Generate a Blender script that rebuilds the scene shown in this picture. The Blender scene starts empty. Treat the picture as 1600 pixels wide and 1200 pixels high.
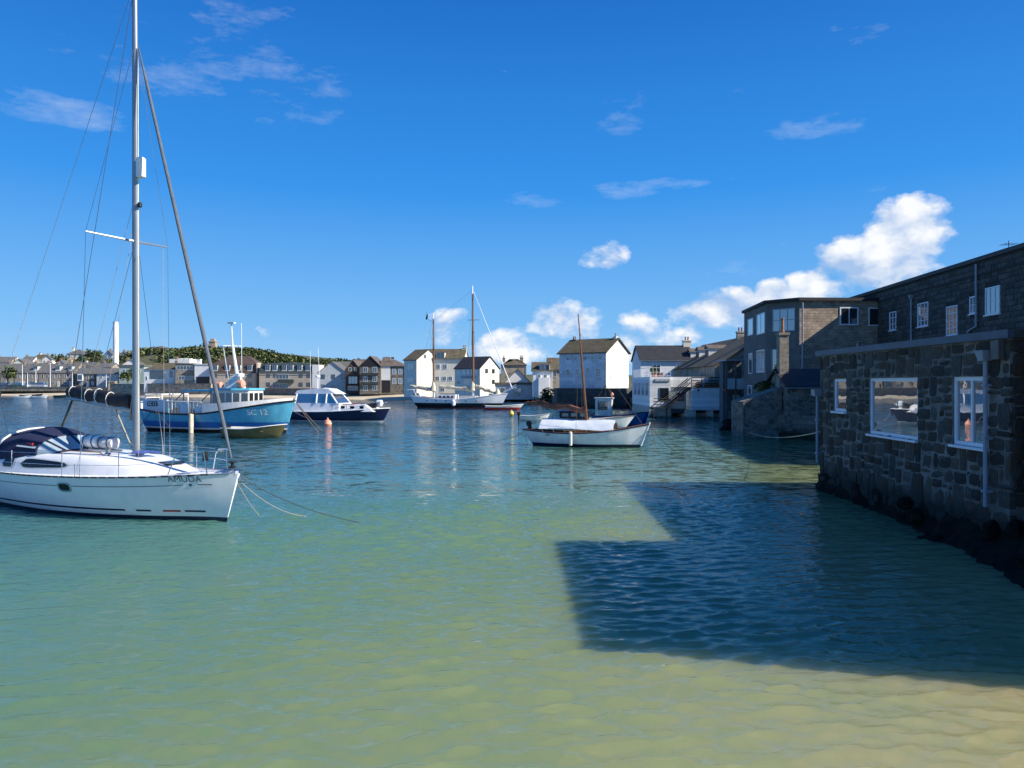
import bpy, math, random
import numpy as np
from mathutils import Vector, Matrix, noise as mnoise
random.seed(7); np.random.seed(7)
SC = bpy.context.scene
COL = SC.collection
F, CH = 1150.0, 3.5            # focal length in photo pixels, eye height above the water (m)
def rad(a): return math.radians(a)

# ------------------------------------------------------------------ camera, sky, sun, exposure
cam = bpy.data.cameras.new('camera'); cam.lens = 36*F/1600; cam.sensor_width = 36
cam.clip_start = .1; cam.clip_end = 6000
co = bpy.data.objects.new('camera', cam); COL.objects.link(co)
co.location = (0, 0, CH); co.rotation_euler = (rad(90), 0, 0)
SC.camera = co
SUN = Vector((1.0, -.29, .74)).normalized()           # towards the sun
sl = bpy.data.lights.new('sun', 'SUN'); sl.energy = 5.0; sl.angle = rad(.5); sl.color = (1, .93, .82)
so = bpy.data.objects.new('sun', sl); COL.objects.link(so)
so.rotation_euler = (-SUN).to_track_quat('-Z', 'Y').to_euler()
so.location = (60, -20, 60)
SC.view_settings.view_transform = 'Standard'; SC.view_settings.look = 'None'
SC.view_settings.gamma = 1; SC.view_settings.exposure = .7; SC.view_settings.use_curve_mapping = False

world = bpy.data.worlds.new('World'); SC.world = world; world.use_nodes = True
WN = world.node_tree.nodes; WL = world.node_tree.links
WN.clear()
def wn(t, **k):
    n = WN.new(t)
    for a, b in k.items(): setattr(n, a, b)
    return n
def wmath(op, a, b=None, c=None, clamp=False):
    n = wn('ShaderNodeMath', operation=op); n.use_clamp = clamp
    for i, q in enumerate((a, b, c)):
        if q is None: continue
        if isinstance(q, (int, float)): n.inputs[i].default_value = q
        else: WL.new(q, n.inputs[i])
    return n.outputs[0]
sky = wn('ShaderNodeTexSky', sky_type='NISHITA'); sky.sun_disc = False
sky.sun_elevation = math.asin(SUN.z); sky.sun_rotation = math.atan2(SUN.x, SUN.y)
sky.air_density = 1.0; sky.dust_density = .25; sky.ozone_density = 3.5; sky.altitude = 0
hsv = wn('ShaderNodeHueSaturation'); hsv.inputs['Hue'].default_value = .5
hsv.inputs['Saturation'].default_value = 1.0; hsv.inputs['Value'].default_value = 1.0
WL.new(sky.outputs[0], hsv.inputs['Color'])
tc = wn('ShaderNodeTexCoord'); sep = wn('ShaderNodeSeparateXYZ'); WL.new(tc.outputs['Generated'], sep.inputs[0])
dx, dy, dz = sep.outputs
# a clear deep-blue sea sky: the physical sky pulled towards blue by height above the horizon, alike all round
rmp = wn('ShaderNodeValToRGB'); WL.new(dz, rmp.inputs[0]); el = rmp.color_ramp.elements
for _ in range(3): el.new(.5)
for q, (p, c) in zip(el, [(0, (1.9, 3.6, 5.7)), (.08, (1.05, 2.95, 5.6)), (.25, (.15, 1.8, 5.2)), (.5, (.01, .82, 3.5)), (1, (.02, .6, 2.6))]): q.position = p; q.color = (*c, 1)
skm = wn('ShaderNodeMix', data_type='RGBA'); skm.inputs[0].default_value = .92; WL.new(hsv.outputs[0], skm.inputs[6]); WL.new(rmp.outputs[0], skm.inputs[7])
wv = wn('ShaderNodeTexNoise'); wv.inputs['Scale'].default_value = 7; wv.inputs['Detail'].default_value = 3
WL.new(tc.outputs['Generated'], wv.inputs['Vector'])
def noise(scale, detail, rough, stretch=None, shift=(0, 0, 0)):
    mp = wn('ShaderNodeMapping'); WL.new(tc.outputs['Generated'], mp.inputs[0])
    mp.inputs['Scale'].default_value = stretch or (1, 1, 1.5); mp.inputs['Location'].default_value = shift
    n = wn('ShaderNodeTexNoise'); n.inputs['Scale'].default_value = scale
    n.inputs['Detail'].default_value = detail; n.inputs['Roughness'].default_value = rough
    WL.new(mp.outputs[0], n.inputs['Vector']); return n.outputs[0]
nb = noise(11, 9, .56)                               # billows
nbs = noise(11, 6, .5, None, (.016, -.004, .024))  # the same billows looked up a little sunward, for their shading
nw = noise(9, 10, .66, (.8, 1, 2.6), (.3, .1, .2))                   # wisps
def blob(px, py, rx, ry, w=1.0):
    c = Vector(((px-800)/F, 1, (600-py)/F)).normalized(); k = Vector((F/rx, F/rx*.5, F/ry))/1.06
    n = wn('ShaderNodeVectorMath', operation='MULTIPLY_ADD'); WL.new(tc.outputs['Generated'], n.inputs[0]); n.inputs[1].default_value = k
    n.inputs[2].default_value = (-c.x*k.x, -c.y*k.y, -c.z*k.z)
    q = wn('ShaderNodeVectorMath', operation='DOT_PRODUCT'); WL.new(n.outputs[0], q.inputs[0]); WL.new(n.outputs[0], q.inputs[1])
    return wmath('MULTIPLY_ADD', q.outputs['Value'], -.5*w, w, clamp=True)
def union(bl):
    r = None
    for b in bl:
        m = blob(*b)
        r = m if r is None else wmath('MAXIMUM', r, m)
    return r
heaps = union([(1415, 365, 52, 60), (1365, 415, 80, 46), (1275, 452, 50, 30), (1150, 492, 105, 36), (1210, 462, 30, 26),
               (930, 400, 52, 36, .82), (865, 500, 80, 42, .93), (800, 540, 88, 36, .88), (1000, 520, 40, 38, .74), (695, 520, 46, 40, .74),
               (490, 530, 20, 22, .62), (640, 560, 90, 22, .66), (1080, 530, 70, 32, .86), (960, 560, 120, 22, .66)])
# a low broken bank all round the horizon outside these, as in the photograph
bank = wmath('MULTIPLY', wmath('SUBTRACT', 1.0, wmath('MULTIPLY', wmath('ABSOLUTE', wmath('SUBTRACT', dz, .06)), 14), clamp=True), .42)
heaps = wmath('MAXIMUM', heaps, bank)
def dens(nz): return wmath('MULTIPLY', wmath('ADD', wmath('SUBTRACT', wmath('MULTIPLY', nz, 2.3), 1.86), wmath('MULTIPLY', heaps, 1.12)), 3.6, clamp=True)
d0 = dens(nb)
wisp = union([(360, 95, 150, 62, .8), (460, 120, 90, 34, .7), (95, 172, 80, 16), (965, 170, 46, 42, .8), (1285, 192, 70, 20, .95), (985, 293, 80, 14, .9),
              (560, 455, 70, 20, .6), (830, 312, 40, 10, .6), (1300, 150, 40, 30, .6), (60, 500, 200, 12, .5)])
wsp = wmath('MULTIPLY', wmath('ADD', wmath('SUBTRACT', wmath('MULTIPLY', nw, 4.2), 2.75), wmath('MULTIPLY', wisp, 1.1)), .9, clamp=True)
lit = wmath('MULTIPLY_ADD', wmath('SUBTRACT', nb, nbs), 5.0, .62, clamp=True)
ccol = wn('ShaderNodeMix', data_type='RGBA'); WL.new(lit, ccol.inputs[0])
ccol.inputs[6].default_value = (2.5, 3.5, 5.2, 1); ccol.inputs[7].default_value = (6.4, 6.4, 6.4, 1)
mx = wn('ShaderNodeMix', data_type='RGBA'); WL.new(wmath('MULTIPLY', wsp, .34), mx.inputs[0])
WL.new(skm.outputs[2], mx.inputs[6]); mx.inputs[7].default_value = (4.9, 5.3, 5.9, 1)
mx2 = wn('ShaderNodeMix', data_type='RGBA'); WL.new(wmath('MULTIPLY', d0, .93), mx2.inputs[0])
WL.new(mx.outputs[2], mx2.inputs[6]); WL.new(ccol.outputs[2], mx2.inputs[7])
bg = wn('ShaderNodeBackground'); bg.inputs[1].default_value = .1
WL.new(mx2.outputs[2], bg.inputs[0])
wo = wn('ShaderNodeOutputWorld'); WL.new(bg.outputs[0], wo.inputs[0])

# ------------------------------------------------------------------ helpers
def S(r, g, b):
    f = lambda c: (c/255/12.92) if c <= 10 else ((c/255+.055)/1.055)**2.4
    return (f(r), f(g), f(b))
def P(px, py, d): return Vector(((px-800)/F*d, d, CH-(py-600)/F*d))
def Z(py, d): return CH-(py-600)/F*d
def X(px, d): return (px-800)/F*d

MATS = {}
def pm(name, col, rough=.6, var=.18, scale=2.0, bump=0., bscale=25., metal=0., spec=.5, rnd=0., brick=None, streak=0., coat=0., col2=None, tide=None, cells=None):
    """procedural paint/stone/wood: base colour broken up by two noises, optional per-object variation, block courses, tide weed"""
    if name in MATS: return MATS[name]
    m = bpy.data.materials.new(name); m.use_nodes = True
    nt = m.node_tree; N = nt.nodes; Lk = nt.links; bs = N['Principled BSDF']
    bs.inputs['Roughness'].default_value = rough; bs.inputs['Metallic'].default_value = metal
    bs.inputs['Specular IOR Level'].default_value = spec; bs.inputs['Coat Weight'].default_value = coat
    t = N.new('ShaderNodeTexCoord'); vec = t.outputs['Object']
    def nz(sc, det=5, st=None):
        mp = N.new('ShaderNodeMapping'); Lk.new(vec, mp.inputs[0]); mp.inputs['Scale'].default_value = st or (1, 1, 1)
        n = N.new('ShaderNodeTexNoise'); n.inputs['Scale'].default_value = sc; n.inputs['Detail'].default_value = det
        n.inputs['Roughness'].default_value = .65; Lk.new(mp.outputs[0], n.inputs['Vector']); return n.outputs[0]
    def mix(fac, a, b, bt='MIX'):
        n = N.new('ShaderNodeMix'); n.data_type = 'RGBA'; n.blend_type = bt
        for i, q in ((0, fac), (6, a), (7, b)):
            if isinstance(q, (int, float)): n.inputs[i].default_value = q
            elif isinstance(q, tuple): n.inputs[i].default_value = (*q[:3], 1)
            else: Lk.new(q, n.inputs[i])
        return n.outputs[2]
    def ramp(x, lo, hi):
        n = N.new('ShaderNodeMapRange'); n.inputs[1].default_value = lo; n.inputs[2].default_value = hi
        Lk.new(x, n.inputs[0]); return n.outputs[0]
    dark = tuple(c*(1-var*1.6) for c in col); lite = tuple(min(1, c*(1+var)) for c in col)
    c = mix(ramp(nz(scale), .3, .7), dark, lite)
    if col2: c = mix(ramp(nz(scale*.45, 6), .48, .66), c, col2)
    if streak: c = mix(ramp(nz(1.2, 6, (3, 3, .22)), .45, .8), c, mix(streak, c, tuple(q*.35 for q in col)))
    if rnd:
        oi = N.new('ShaderNodeObjectInfo')
        h = N.new('ShaderNodeHueSaturation'); Lk.new(c, h.inputs['Color'])
        a = N.new('ShaderNodeMapRange'); Lk.new(oi.outputs['Random'], a.inputs[0]); a.inputs[3].default_value = 1-rnd; a.inputs[4].default_value = 1+rnd
        Lk.new(a.outputs[0], h.inputs['Value'])
        w = N.new('ShaderNodeTexWhiteNoise'); w.noise_dimensions = '1D'; Lk.new(oi.outputs['Random'], w.inputs['W'])
        a2 = N.new('ShaderNodeMapRange'); Lk.new(w.outputs['Value'], a2.inputs[0]); a2.inputs[3].default_value = .5-rnd*.05; a2.inputs[4].default_value = .5+rnd*.04
        Lk.new(a2.outputs[0], h.inputs['Hue'])
        a3 = N.new('ShaderNodeMapRange'); Lk.new(w.outputs['Value'], a3.inputs[0]); a3.inputs[3].default_value = 1.5; a3.inputs[4].default_value = .5
        Lk.new(a3.outputs[0], h.inputs['Saturation']); c = h.outputs[0]
    hgt = None
    if brick:
        bw, bh, depth, mort = brick
        b = N.new('ShaderNodeTexBrick'); b.inputs['Scale'].default_value = 1; b.inputs['Brick Width'].default_value = bw; b.inputs['Row Height'].default_value = bh
        b.inputs['Mortar Size'].default_value = .012 if bh > .12 else .006; b.inputs['Mortar Smooth'].default_value = .3
        b.inputs['Color1'].default_value = (.78, .78, .78, 1); b.inputs['Color2'].default_value = (1.12, 1.12, 1.12, 1); b.inputs['Mortar'].default_value = (mort, mort, mort, 1)
        # courses run along the wall whichever way it faces: u = x + y of the object, v = z
        sx = N.new('ShaderNodeSeparateXYZ'); Lk.new(vec, sx.inputs[0]); ad = N.new('ShaderNodeMath'); Lk.new(sx.outputs[0], ad.inputs[0]); Lk.new(sx.outputs[1], ad.inputs[1])
        cb = N.new('ShaderNodeCombineXYZ'); Lk.new(ad.outputs[0], cb.inputs[0]); Lk.new(sx.outputs[2], cb.inputs[1])
        Lk.new(cb.outputs[0], b.inputs['Vector']); c = mix(1.0, c, b.outputs['Color'], 'MULTIPLY')
        iv = N.new('ShaderNodeMath'); iv.operation = 'SUBTRACT'; iv.inputs[0].default_value = 1; Lk.new(b.outputs['Fac'], iv.inputs[1]); hgt = (iv.outputs[0], depth)
    if cells:
        csc, depth, mort = cells
        mp = N.new('ShaderNodeMapping'); Lk.new(vec, mp.inputs[0]); mp.inputs['Scale'].default_value = (1, 1, 1.5)
        wp = N.new('ShaderNodeTexNoise'); wp.inputs['Scale'].default_value = csc*.8; Lk.new(vec, wp.inputs['Vector'])
        av = N.new('ShaderNodeVectorMath'); av.operation = 'MULTIPLY_ADD'; Lk.new(wp.outputs['Color'], av.inputs[0]); av.inputs[1].default_value = (.35/csc,)*3; Lk.new(mp.outputs[0], av.inputs[2])
        v1 = N.new('ShaderNodeTexVoronoi'); v1.inputs['Scale'].default_value = csc; Lk.new(av.outputs[0], v1.inputs['Vector'])
        v2 = N.new('ShaderNodeTexVoronoi'); v2.feature = 'DISTANCE_TO_EDGE'; v2.inputs['Scale'].default_value = csc; Lk.new(av.outputs[0], v2.inputs['Vector'])
        sv = N.new('ShaderNodeSeparateColor'); Lk.new(v1.outputs['Color'], sv.inputs[0])
        k1 = N.new('ShaderNodeMapRange'); Lk.new(sv.outputs[0], k1.inputs[0]); k1.inputs[3].default_value = .5; k1.inputs[4].default_value = 1.45
        kc = N.new('ShaderNodeCombineColor'); [Lk.new(k1.outputs[0], kc.inputs[i]) for i in range(3)]
        c = mix(1.0, c, kc.outputs[0], 'MULTIPLY')
        eg = N.new('ShaderNodeMapRange'); Lk.new(v2.outputs['Distance'], eg.inputs[0]); eg.inputs[1].default_value = .02; eg.inputs[2].default_value = .09
        c = mix(eg.outputs[0], tuple(min(1, q*mort) for q in col), c); hgt = (eg.outputs[0], depth)
    if tide:
        g = N.new('ShaderNodeNewGeometry'); sz = N.new('ShaderNodeSeparateXYZ'); Lk.new(g.outputs['Position'], sz.inputs[0])
        mm = N.new('ShaderNodeMath'); mm.operation = 'MULTIPLY_ADD'; Lk.new(nz(.9, 5), mm.inputs[0]); mm.inputs[1].default_value = 1.1; Lk.new(sz.outputs[2], mm.inputs[2])
        k = N.new('ShaderNodeMapRange'); Lk.new(mm.outputs[0], k.inputs[0]); k.inputs[1].default_value = tide+.75; k.inputs[2].default_value = tide+.3
        c = mix(k.outputs[0], c, (.012, .014, .009))
    Lk.new(c, bs.inputs['Base Color'])
    last = None
    if bump:
        b1 = N.new('ShaderNodeBump'); b1.inputs['Strength'].default_value = min(1, bump); b1.inputs['Distance'].default_value = .03
        Lk.new(nz(bscale, 6), b1.inputs['Height']); last = b1.outputs[0]
    if hgt:
        b2 = N.new('ShaderNodeBump'); b2.inputs['Strength'].default_value = 1; b2.inputs['Distance'].default_value = hgt[1]
        Lk.new(hgt[0], b2.inputs['Height'])
        if last: Lk.new(last, b2.inputs['Normal'])
        last = b2.outputs[0]
    if last: Lk.new(last, bs.inputs['Normal'])
    MATS[name] = m; return m

def glassmat(name, col, refl=.3, rough=.03):
    if name in MATS: return MATS[name]
    m = bpy.data.materials.new(name); m.use_nodes = True; N = m.node_tree.nodes; Lk = m.node_tree.links
    bs = N['Principled BSDF']; bs.inputs['Base Color'].default_value = (*col, 1); bs.inputs['Roughness'].default_value = .25
    g = N.new('ShaderNodeBsdfGlossy'); g.inputs['Roughness'].default_value = rough; g.inputs['Color'].default_value = (.95, .97, 1, 1)
    lw = N.new('ShaderNodeFresnel'); lw.inputs[0].default_value = 1.5
    ad = N.new('ShaderNodeMath'); ad.operation = 'ADD'; ad.use_clamp = True; Lk.new(lw.outputs[0], ad.inputs[0]); ad.inputs[1].default_value = refl
    nn = N.new('ShaderNodeTexNoise'); nn.inputs['Scale'].default_value = 1.4; bp = N.new('ShaderNodeBump'); bp.inputs['Strength'].default_value = .08; bp.inputs['Distance'].default_value = .02
    t = N.new('ShaderNodeTexCoord'); Lk.new(t.outputs['Object'], nn.inputs['Vector']); Lk.new(nn.outputs[0], bp.inputs['Height']); Lk.new(bp.outputs[0], g.inputs['Normal'])
    mx = N.new('ShaderNodeMixShader'); Lk.new(ad.outputs[0], mx.inputs[0]); Lk.new(bs.outputs[0], mx.inputs[1]); Lk.new(g.outputs[0], mx.inputs[2])
    Lk.new(mx.outputs[0], N['Material Output'].inputs[0]); MATS[name] = m; return m

class MB:
    """collects shapes into one mesh"""
    def __init__(s): s.v = []; s.f = []; s.m = []; s.mi = 0
    def add(s, vs, fs):
        o = len(s.v); s.v += [tuple(q) for q in vs]
        for f in fs: s.f.append(tuple(i+o for i in f)); s.m.append(s.mi)
        return s
    def box(s, x0, x1, y0, y1, z0, z1):
        return s.hexa([(x0, y0, z0), (x1, y0, z0), (x1, y1, z0), (x0, y1, z0), (x0, y0, z1), (x1, y0, z1), (x1, y1, z1), (x0, y1, z1)])
    def hexa(s, p): return s.add(p, [(3, 2, 1, 0), (4, 5, 6, 7), (0, 1, 5, 4), (1, 2, 6, 5), (2, 3, 7, 6), (3, 0, 4, 7)])
    def prism(s, poly, a, b):           # polygon (list of 3D pts) swept from offset a to offset b
        n = len(poly); a = Vector(a); b = Vector(b)
        vs = [Vector(p)+a for p in poly]+[Vector(p)+b for p in poly]
        return s.add(vs, [tuple(range(n-1, -1, -1)), tuple(range(n, 2*n))]+[(i, (i+1) % n, n+(i+1) % n, n+i) for i in range(n)])
    def quad(s, *p): return s.add(p, [tuple(range(len(p)))])
    def tube(s, pts, r, n=8, flat=1.0, caps=True):
        pts = [Vector(p) for p in pts]; k = len(pts)
        rs = r if isinstance(r, (list, tuple)) else [r]*k
        vs = []; up0 = None
        for i, p in enumerate(pts):
            t = (pts[min(i+1, k-1)]-pts[max(i-1, 0)]).normalized()
            if up0 is None: up0 = Vector((0, 0, 1)) if abs(t.z) < .9 else Vector((1, 0, 0))
            a = t.cross(up0).normalized(); b = a.cross(t).normalized(); up0 = b
            for j in range(n):
                q = 2*math.pi*j/n; vs.append(p+a*(math.cos(q)*rs[i]*flat)+b*(math.sin(q)*rs[i]))
        fs = [(i*n+j, i*n+(j+1) % n, (i+1)*n+(j+1) % n, (i+1)*n+j) for i in range(k-1) for j in range(n)]
        if caps: fs += [tuple(range(n-1, -1, -1)), tuple((k-1)*n+j for j in range(n))]
        return s.add(vs, fs)
    def lathe(s, prof, n=12, c=(0, 0, 0), axis='z'):
        vs = []
        for r, z in prof:
            for j in range(n):
                q = 2*math.pi*j/n; a, b = math.cos(q)*r, math.sin(q)*r
                vs.append((c[0]+a, c[1]+b, c[2]+z) if axis == 'z' else (c[0]+z, c[1]+a, c[2]+b) if axis == 'x' else (c[0]+a, c[1]+z, c[2]+b))
        k = len(prof)
        fs = [(i*n+j, i*n+(j+1) % n, (i+1)*n+(j+1) % n, (i+1)*n+j) for i in range(k-1) for j in range(n)]
        fs += [tuple(range(n-1, -1, -1)), tuple((k-1)*n+j for j in range(n))]
        return s.add(vs, fs)
    def loft(s, rings, closed=True, caps=True):
        n = len(rings[0]); vs = [p for r in rings for p in r]; k = len(rings)
        rng = range(n) if closed else range(n-1)
        fs = [(i*n+j, i*n+(j+1) % n, (i+1)*n+(j+1) % n, (i+1)*n+j) for i in range(k-1) for j in rng]
        if caps: fs += [tuple(range(n-1, -1, -1)), tuple((k-1)*n+j for j in range(n))]
        return s.add(vs, fs)
    def mesh(s, name, mats, smooth=True, angle=38):
        me = bpy.data.meshes.new(name); me.from_pydata([tuple(v) for v in s.v], [], s.f)
        for m in (mats if isinstance(mats, (list, tuple)) else [mats]): me.materials.append(m)
        if any(s.m): me.polygons.foreach_set('material_index', s.m)
        if smooth:
            me.polygons.foreach_set('use_smooth', [True]*len(me.polygons)); me.set_sharp_from_angle(angle=rad(angle))
        me.update(); return me
    def build(s, name, mats, parent=None, loc=(0, 0, 0), rz=0, smooth=True, kind=None, label=None):
        return link(name, s.mesh(name, mats, smooth), parent, loc, rz, kind, label)

def link(name, me, parent=None, loc=(0, 0, 0), rz=0, kind=None, label=None):
    o = bpy.data.objects.new(name, me); COL.objects.link(o); o.location = loc; o.rotation_euler = (0, 0, rz)
    if parent: o.parent = parent
    if kind: o['kind'] = kind
    if label: o['label'] = label
    return o
def tag(o, label, cat, group=None):
    o['label'] = label; o['category'] = cat
    if group: o['group'] = group
    return o
def thing(name, label, cat, loc=(0, 0, 0), rz=0, group=None):
    o = bpy.data.objects.new(name, None); COL.objects.link(o); o.location = loc; o.rotation_euler = (0, 0, rz); o.empty_display_size = .3
    return tag(o, label, cat, group)
def herm(pts, t):
    xs = [p[0] for p in pts]; ys = [p[1] for p in pts]; n = len(xs)
    if t <= xs[0]: return ys[0]
    if t >= xs[-1]: return ys[-1]
    i = max(k for k in range(n-1) if xs[k] <= t)
    def sl(k):
        a, b = max(k-1, 0), min(k+1, n-1); return (ys[b]-ys[a])/(xs[b]-xs[a])
    h = xs[i+1]-xs[i]; u = (t-xs[i])/h
    return (2*u**3-3*u**2+1)*ys[i]+(u**3-2*u**2+u)*h*sl(i)+(-2*u**3+3*u**2)*ys[i+1]+(u**3-u**2)*h*sl(i+1)
def text_mesh(body, size, extrude=0):
    cu = bpy.data.curves.new('t', 'FONT'); cu.body = body; cu.size = size; cu.extrude = extrude; cu.align_x = 'CENTER'; cu.align_y = 'CENTER'
    o = bpy.data.objects.new('t', cu); COL.objects.link(o); dg = bpy.context.evaluated_depsgraph_get(); dg.update()
    me = bpy.data.meshes.new_from_object(o.evaluated_get(dg)); bpy.data.objects.remove(o); return me

# ------------------------------------------------------------------ materials
white = pm('white_gelcoat', (.84, .84, .82), .3, .05, 1.5, coat=.25, streak=.1)
offwhite = pm('off_white_paint', (.70, .69, .64), .5, .1, 2.5, streak=.25)
cream = pm('cream_render', (.74, .70, .58), .8, .08, .8, .3, 14, streak=.2)
wrender = pm('white_render', (.76, .76, .73), .8, .08, .7, .3, 14, streak=.22)
grender = pm('pale_grey_render', (.52, .55, .55), .8, .1, .8, .3, 14, streak=.2)
brender = pm('blue_grey_paint_and_shade', (.33, .42, .47), .7, .1, .9, streak=.25)
tanr = pm('tan_render', (.43, .38, .31), .85, .12, .9, .4, 14, streak=.2)
granite = pm('granite_rubble', (.36, .32, .255), .9, .25, 1.3, .5, 8, brick=(.55, .28, .02, .75), col2=(.16, .14, .11))
granite2 = pm('grey_granite', (.15, .14, .12), .9, .25, 1.3, .5, 8, cells=(2.6, .04, 1.5), col2=(.19, .16, .115))
stonewall = pm('tan_wall_stone', (.34, .29, .22), .9, .25, 1.0, .5, 8, cells=(2.0, .04, 1.2))
slate = pm('slate_roof', (.14, .138, .13), .65, .2, 1.5, .4, 5, brick=(.35, .22, .01, .6), streak=.3)
blackslate = pm('black_slate_roof', (.022, .022, .025), .7, .2, 1.5, .4, 5, brick=(.35, .22, .01, .6))
mossroof = pm('mossy_brown_roof', (.115, .09, .055), .85, .25, 1.0, .5, 5, brick=(.35, .24, .012, .6), col2=(.085, .08, .03))
tileroof = pm('brown_tile_roof', (.13, .105, .085), .85, .2, 1.0, .5, 5, brick=(.35, .24, .012, .6))
brownclad = pm('brown_shingle', (.085, .06, .045), .8, .2, 1.5, .3, 8, brick=(.3, .22, .012, .6))
blackclad = pm('black_cladding', (.016, .015, .017), .7, .2, 1.5)
greenclad = pm('dark_green_slate', (.035, .055, .052), .7, .2, 1.5, brick=(.3, .22, .012, .6))
potmat = pm('terracotta', (.36, .16, .08), .8, .15, 4)
wframe = pm('white_window_paint', (.74, .76, .78), .4, .04, 4)
dframe = pm('dark_window_frame', (.10, .09, .08), .5, .1, 4)
gwin = glassmat('far_window_glass', (.012, .016, .022), .10)
gnear = glassmat('near_window_glass', (.012, .014, .016), .32, .012)
gblue = glassmat('cool_window_glass', (.05, .075, .10), .22)
navy = pm('navy_canvas', (.012, .016, .055), .8, .2, 3, .5, 60)
navyp = pm('navy_paint', (.010, .012, .05), .3, .1, 2, coat=.3)
black = pm('black_rubber', (.012, .012, .013), .5, .2, 4)
steel = pm('stainless_steel', (.62, .63, .64), .25, .05, 4, metal=1)
alu = pm('mast_aluminium', (.30, .33, .36), .42, .08, 1.2, metal=.55)
furl = pm('furled_sailcloth_grey', (.10, .12, .15), .8, .15, 5, .4, 30)
wood = pm('varnished_wood', (.25, .11, .045), .45, .25, 6)
greywood = pm('weathered_timber', (.13, .10, .075), .85, .3, 5, .4, 30)
darkwood = pm('dark_timber', (.035, .026, .02), .8, .25, 5, .3, 30)
rope = pm('rope', (.38, .34, .26), .9, .2, 20)
darkrope = pm('dark_wet_rope', (.07, .065, .05), .8, .2, 20)
sailcream = pm('cream_sailcloth', (.66, .58, .42), .85, .15, 3, .5, 8)
sailbrown = pm('tan_bark_sailcloth', (.19, .075, .045), .85, .3, 3, .7, 6)
canvaswhite = pm('white_tarpaulin', (.58, .63, .68), .7, .1, 2, .5, 4)
red = pm('red_paint', (.40, .03, .03), .5, .15, 3)
orange = pm('faded_orange_buoy', (.70, .30, .20), .6, .2, 4)
yellow = pm('yellow_buoy', (.65, .45, .08), .6, .2, 4)
sand = pm('sand', (.55, .46, .32), .95, .12, .25, .4, 3, col2=(.42, .36, .25))
grass = pm('scrub_ground', (.06, .075, .025), .95, .35, .12, .5, 1, col2=(.11, .10, .045))
asphalt = pm('asphalt', (.06, .06, .058), .9, .2, .6)
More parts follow.
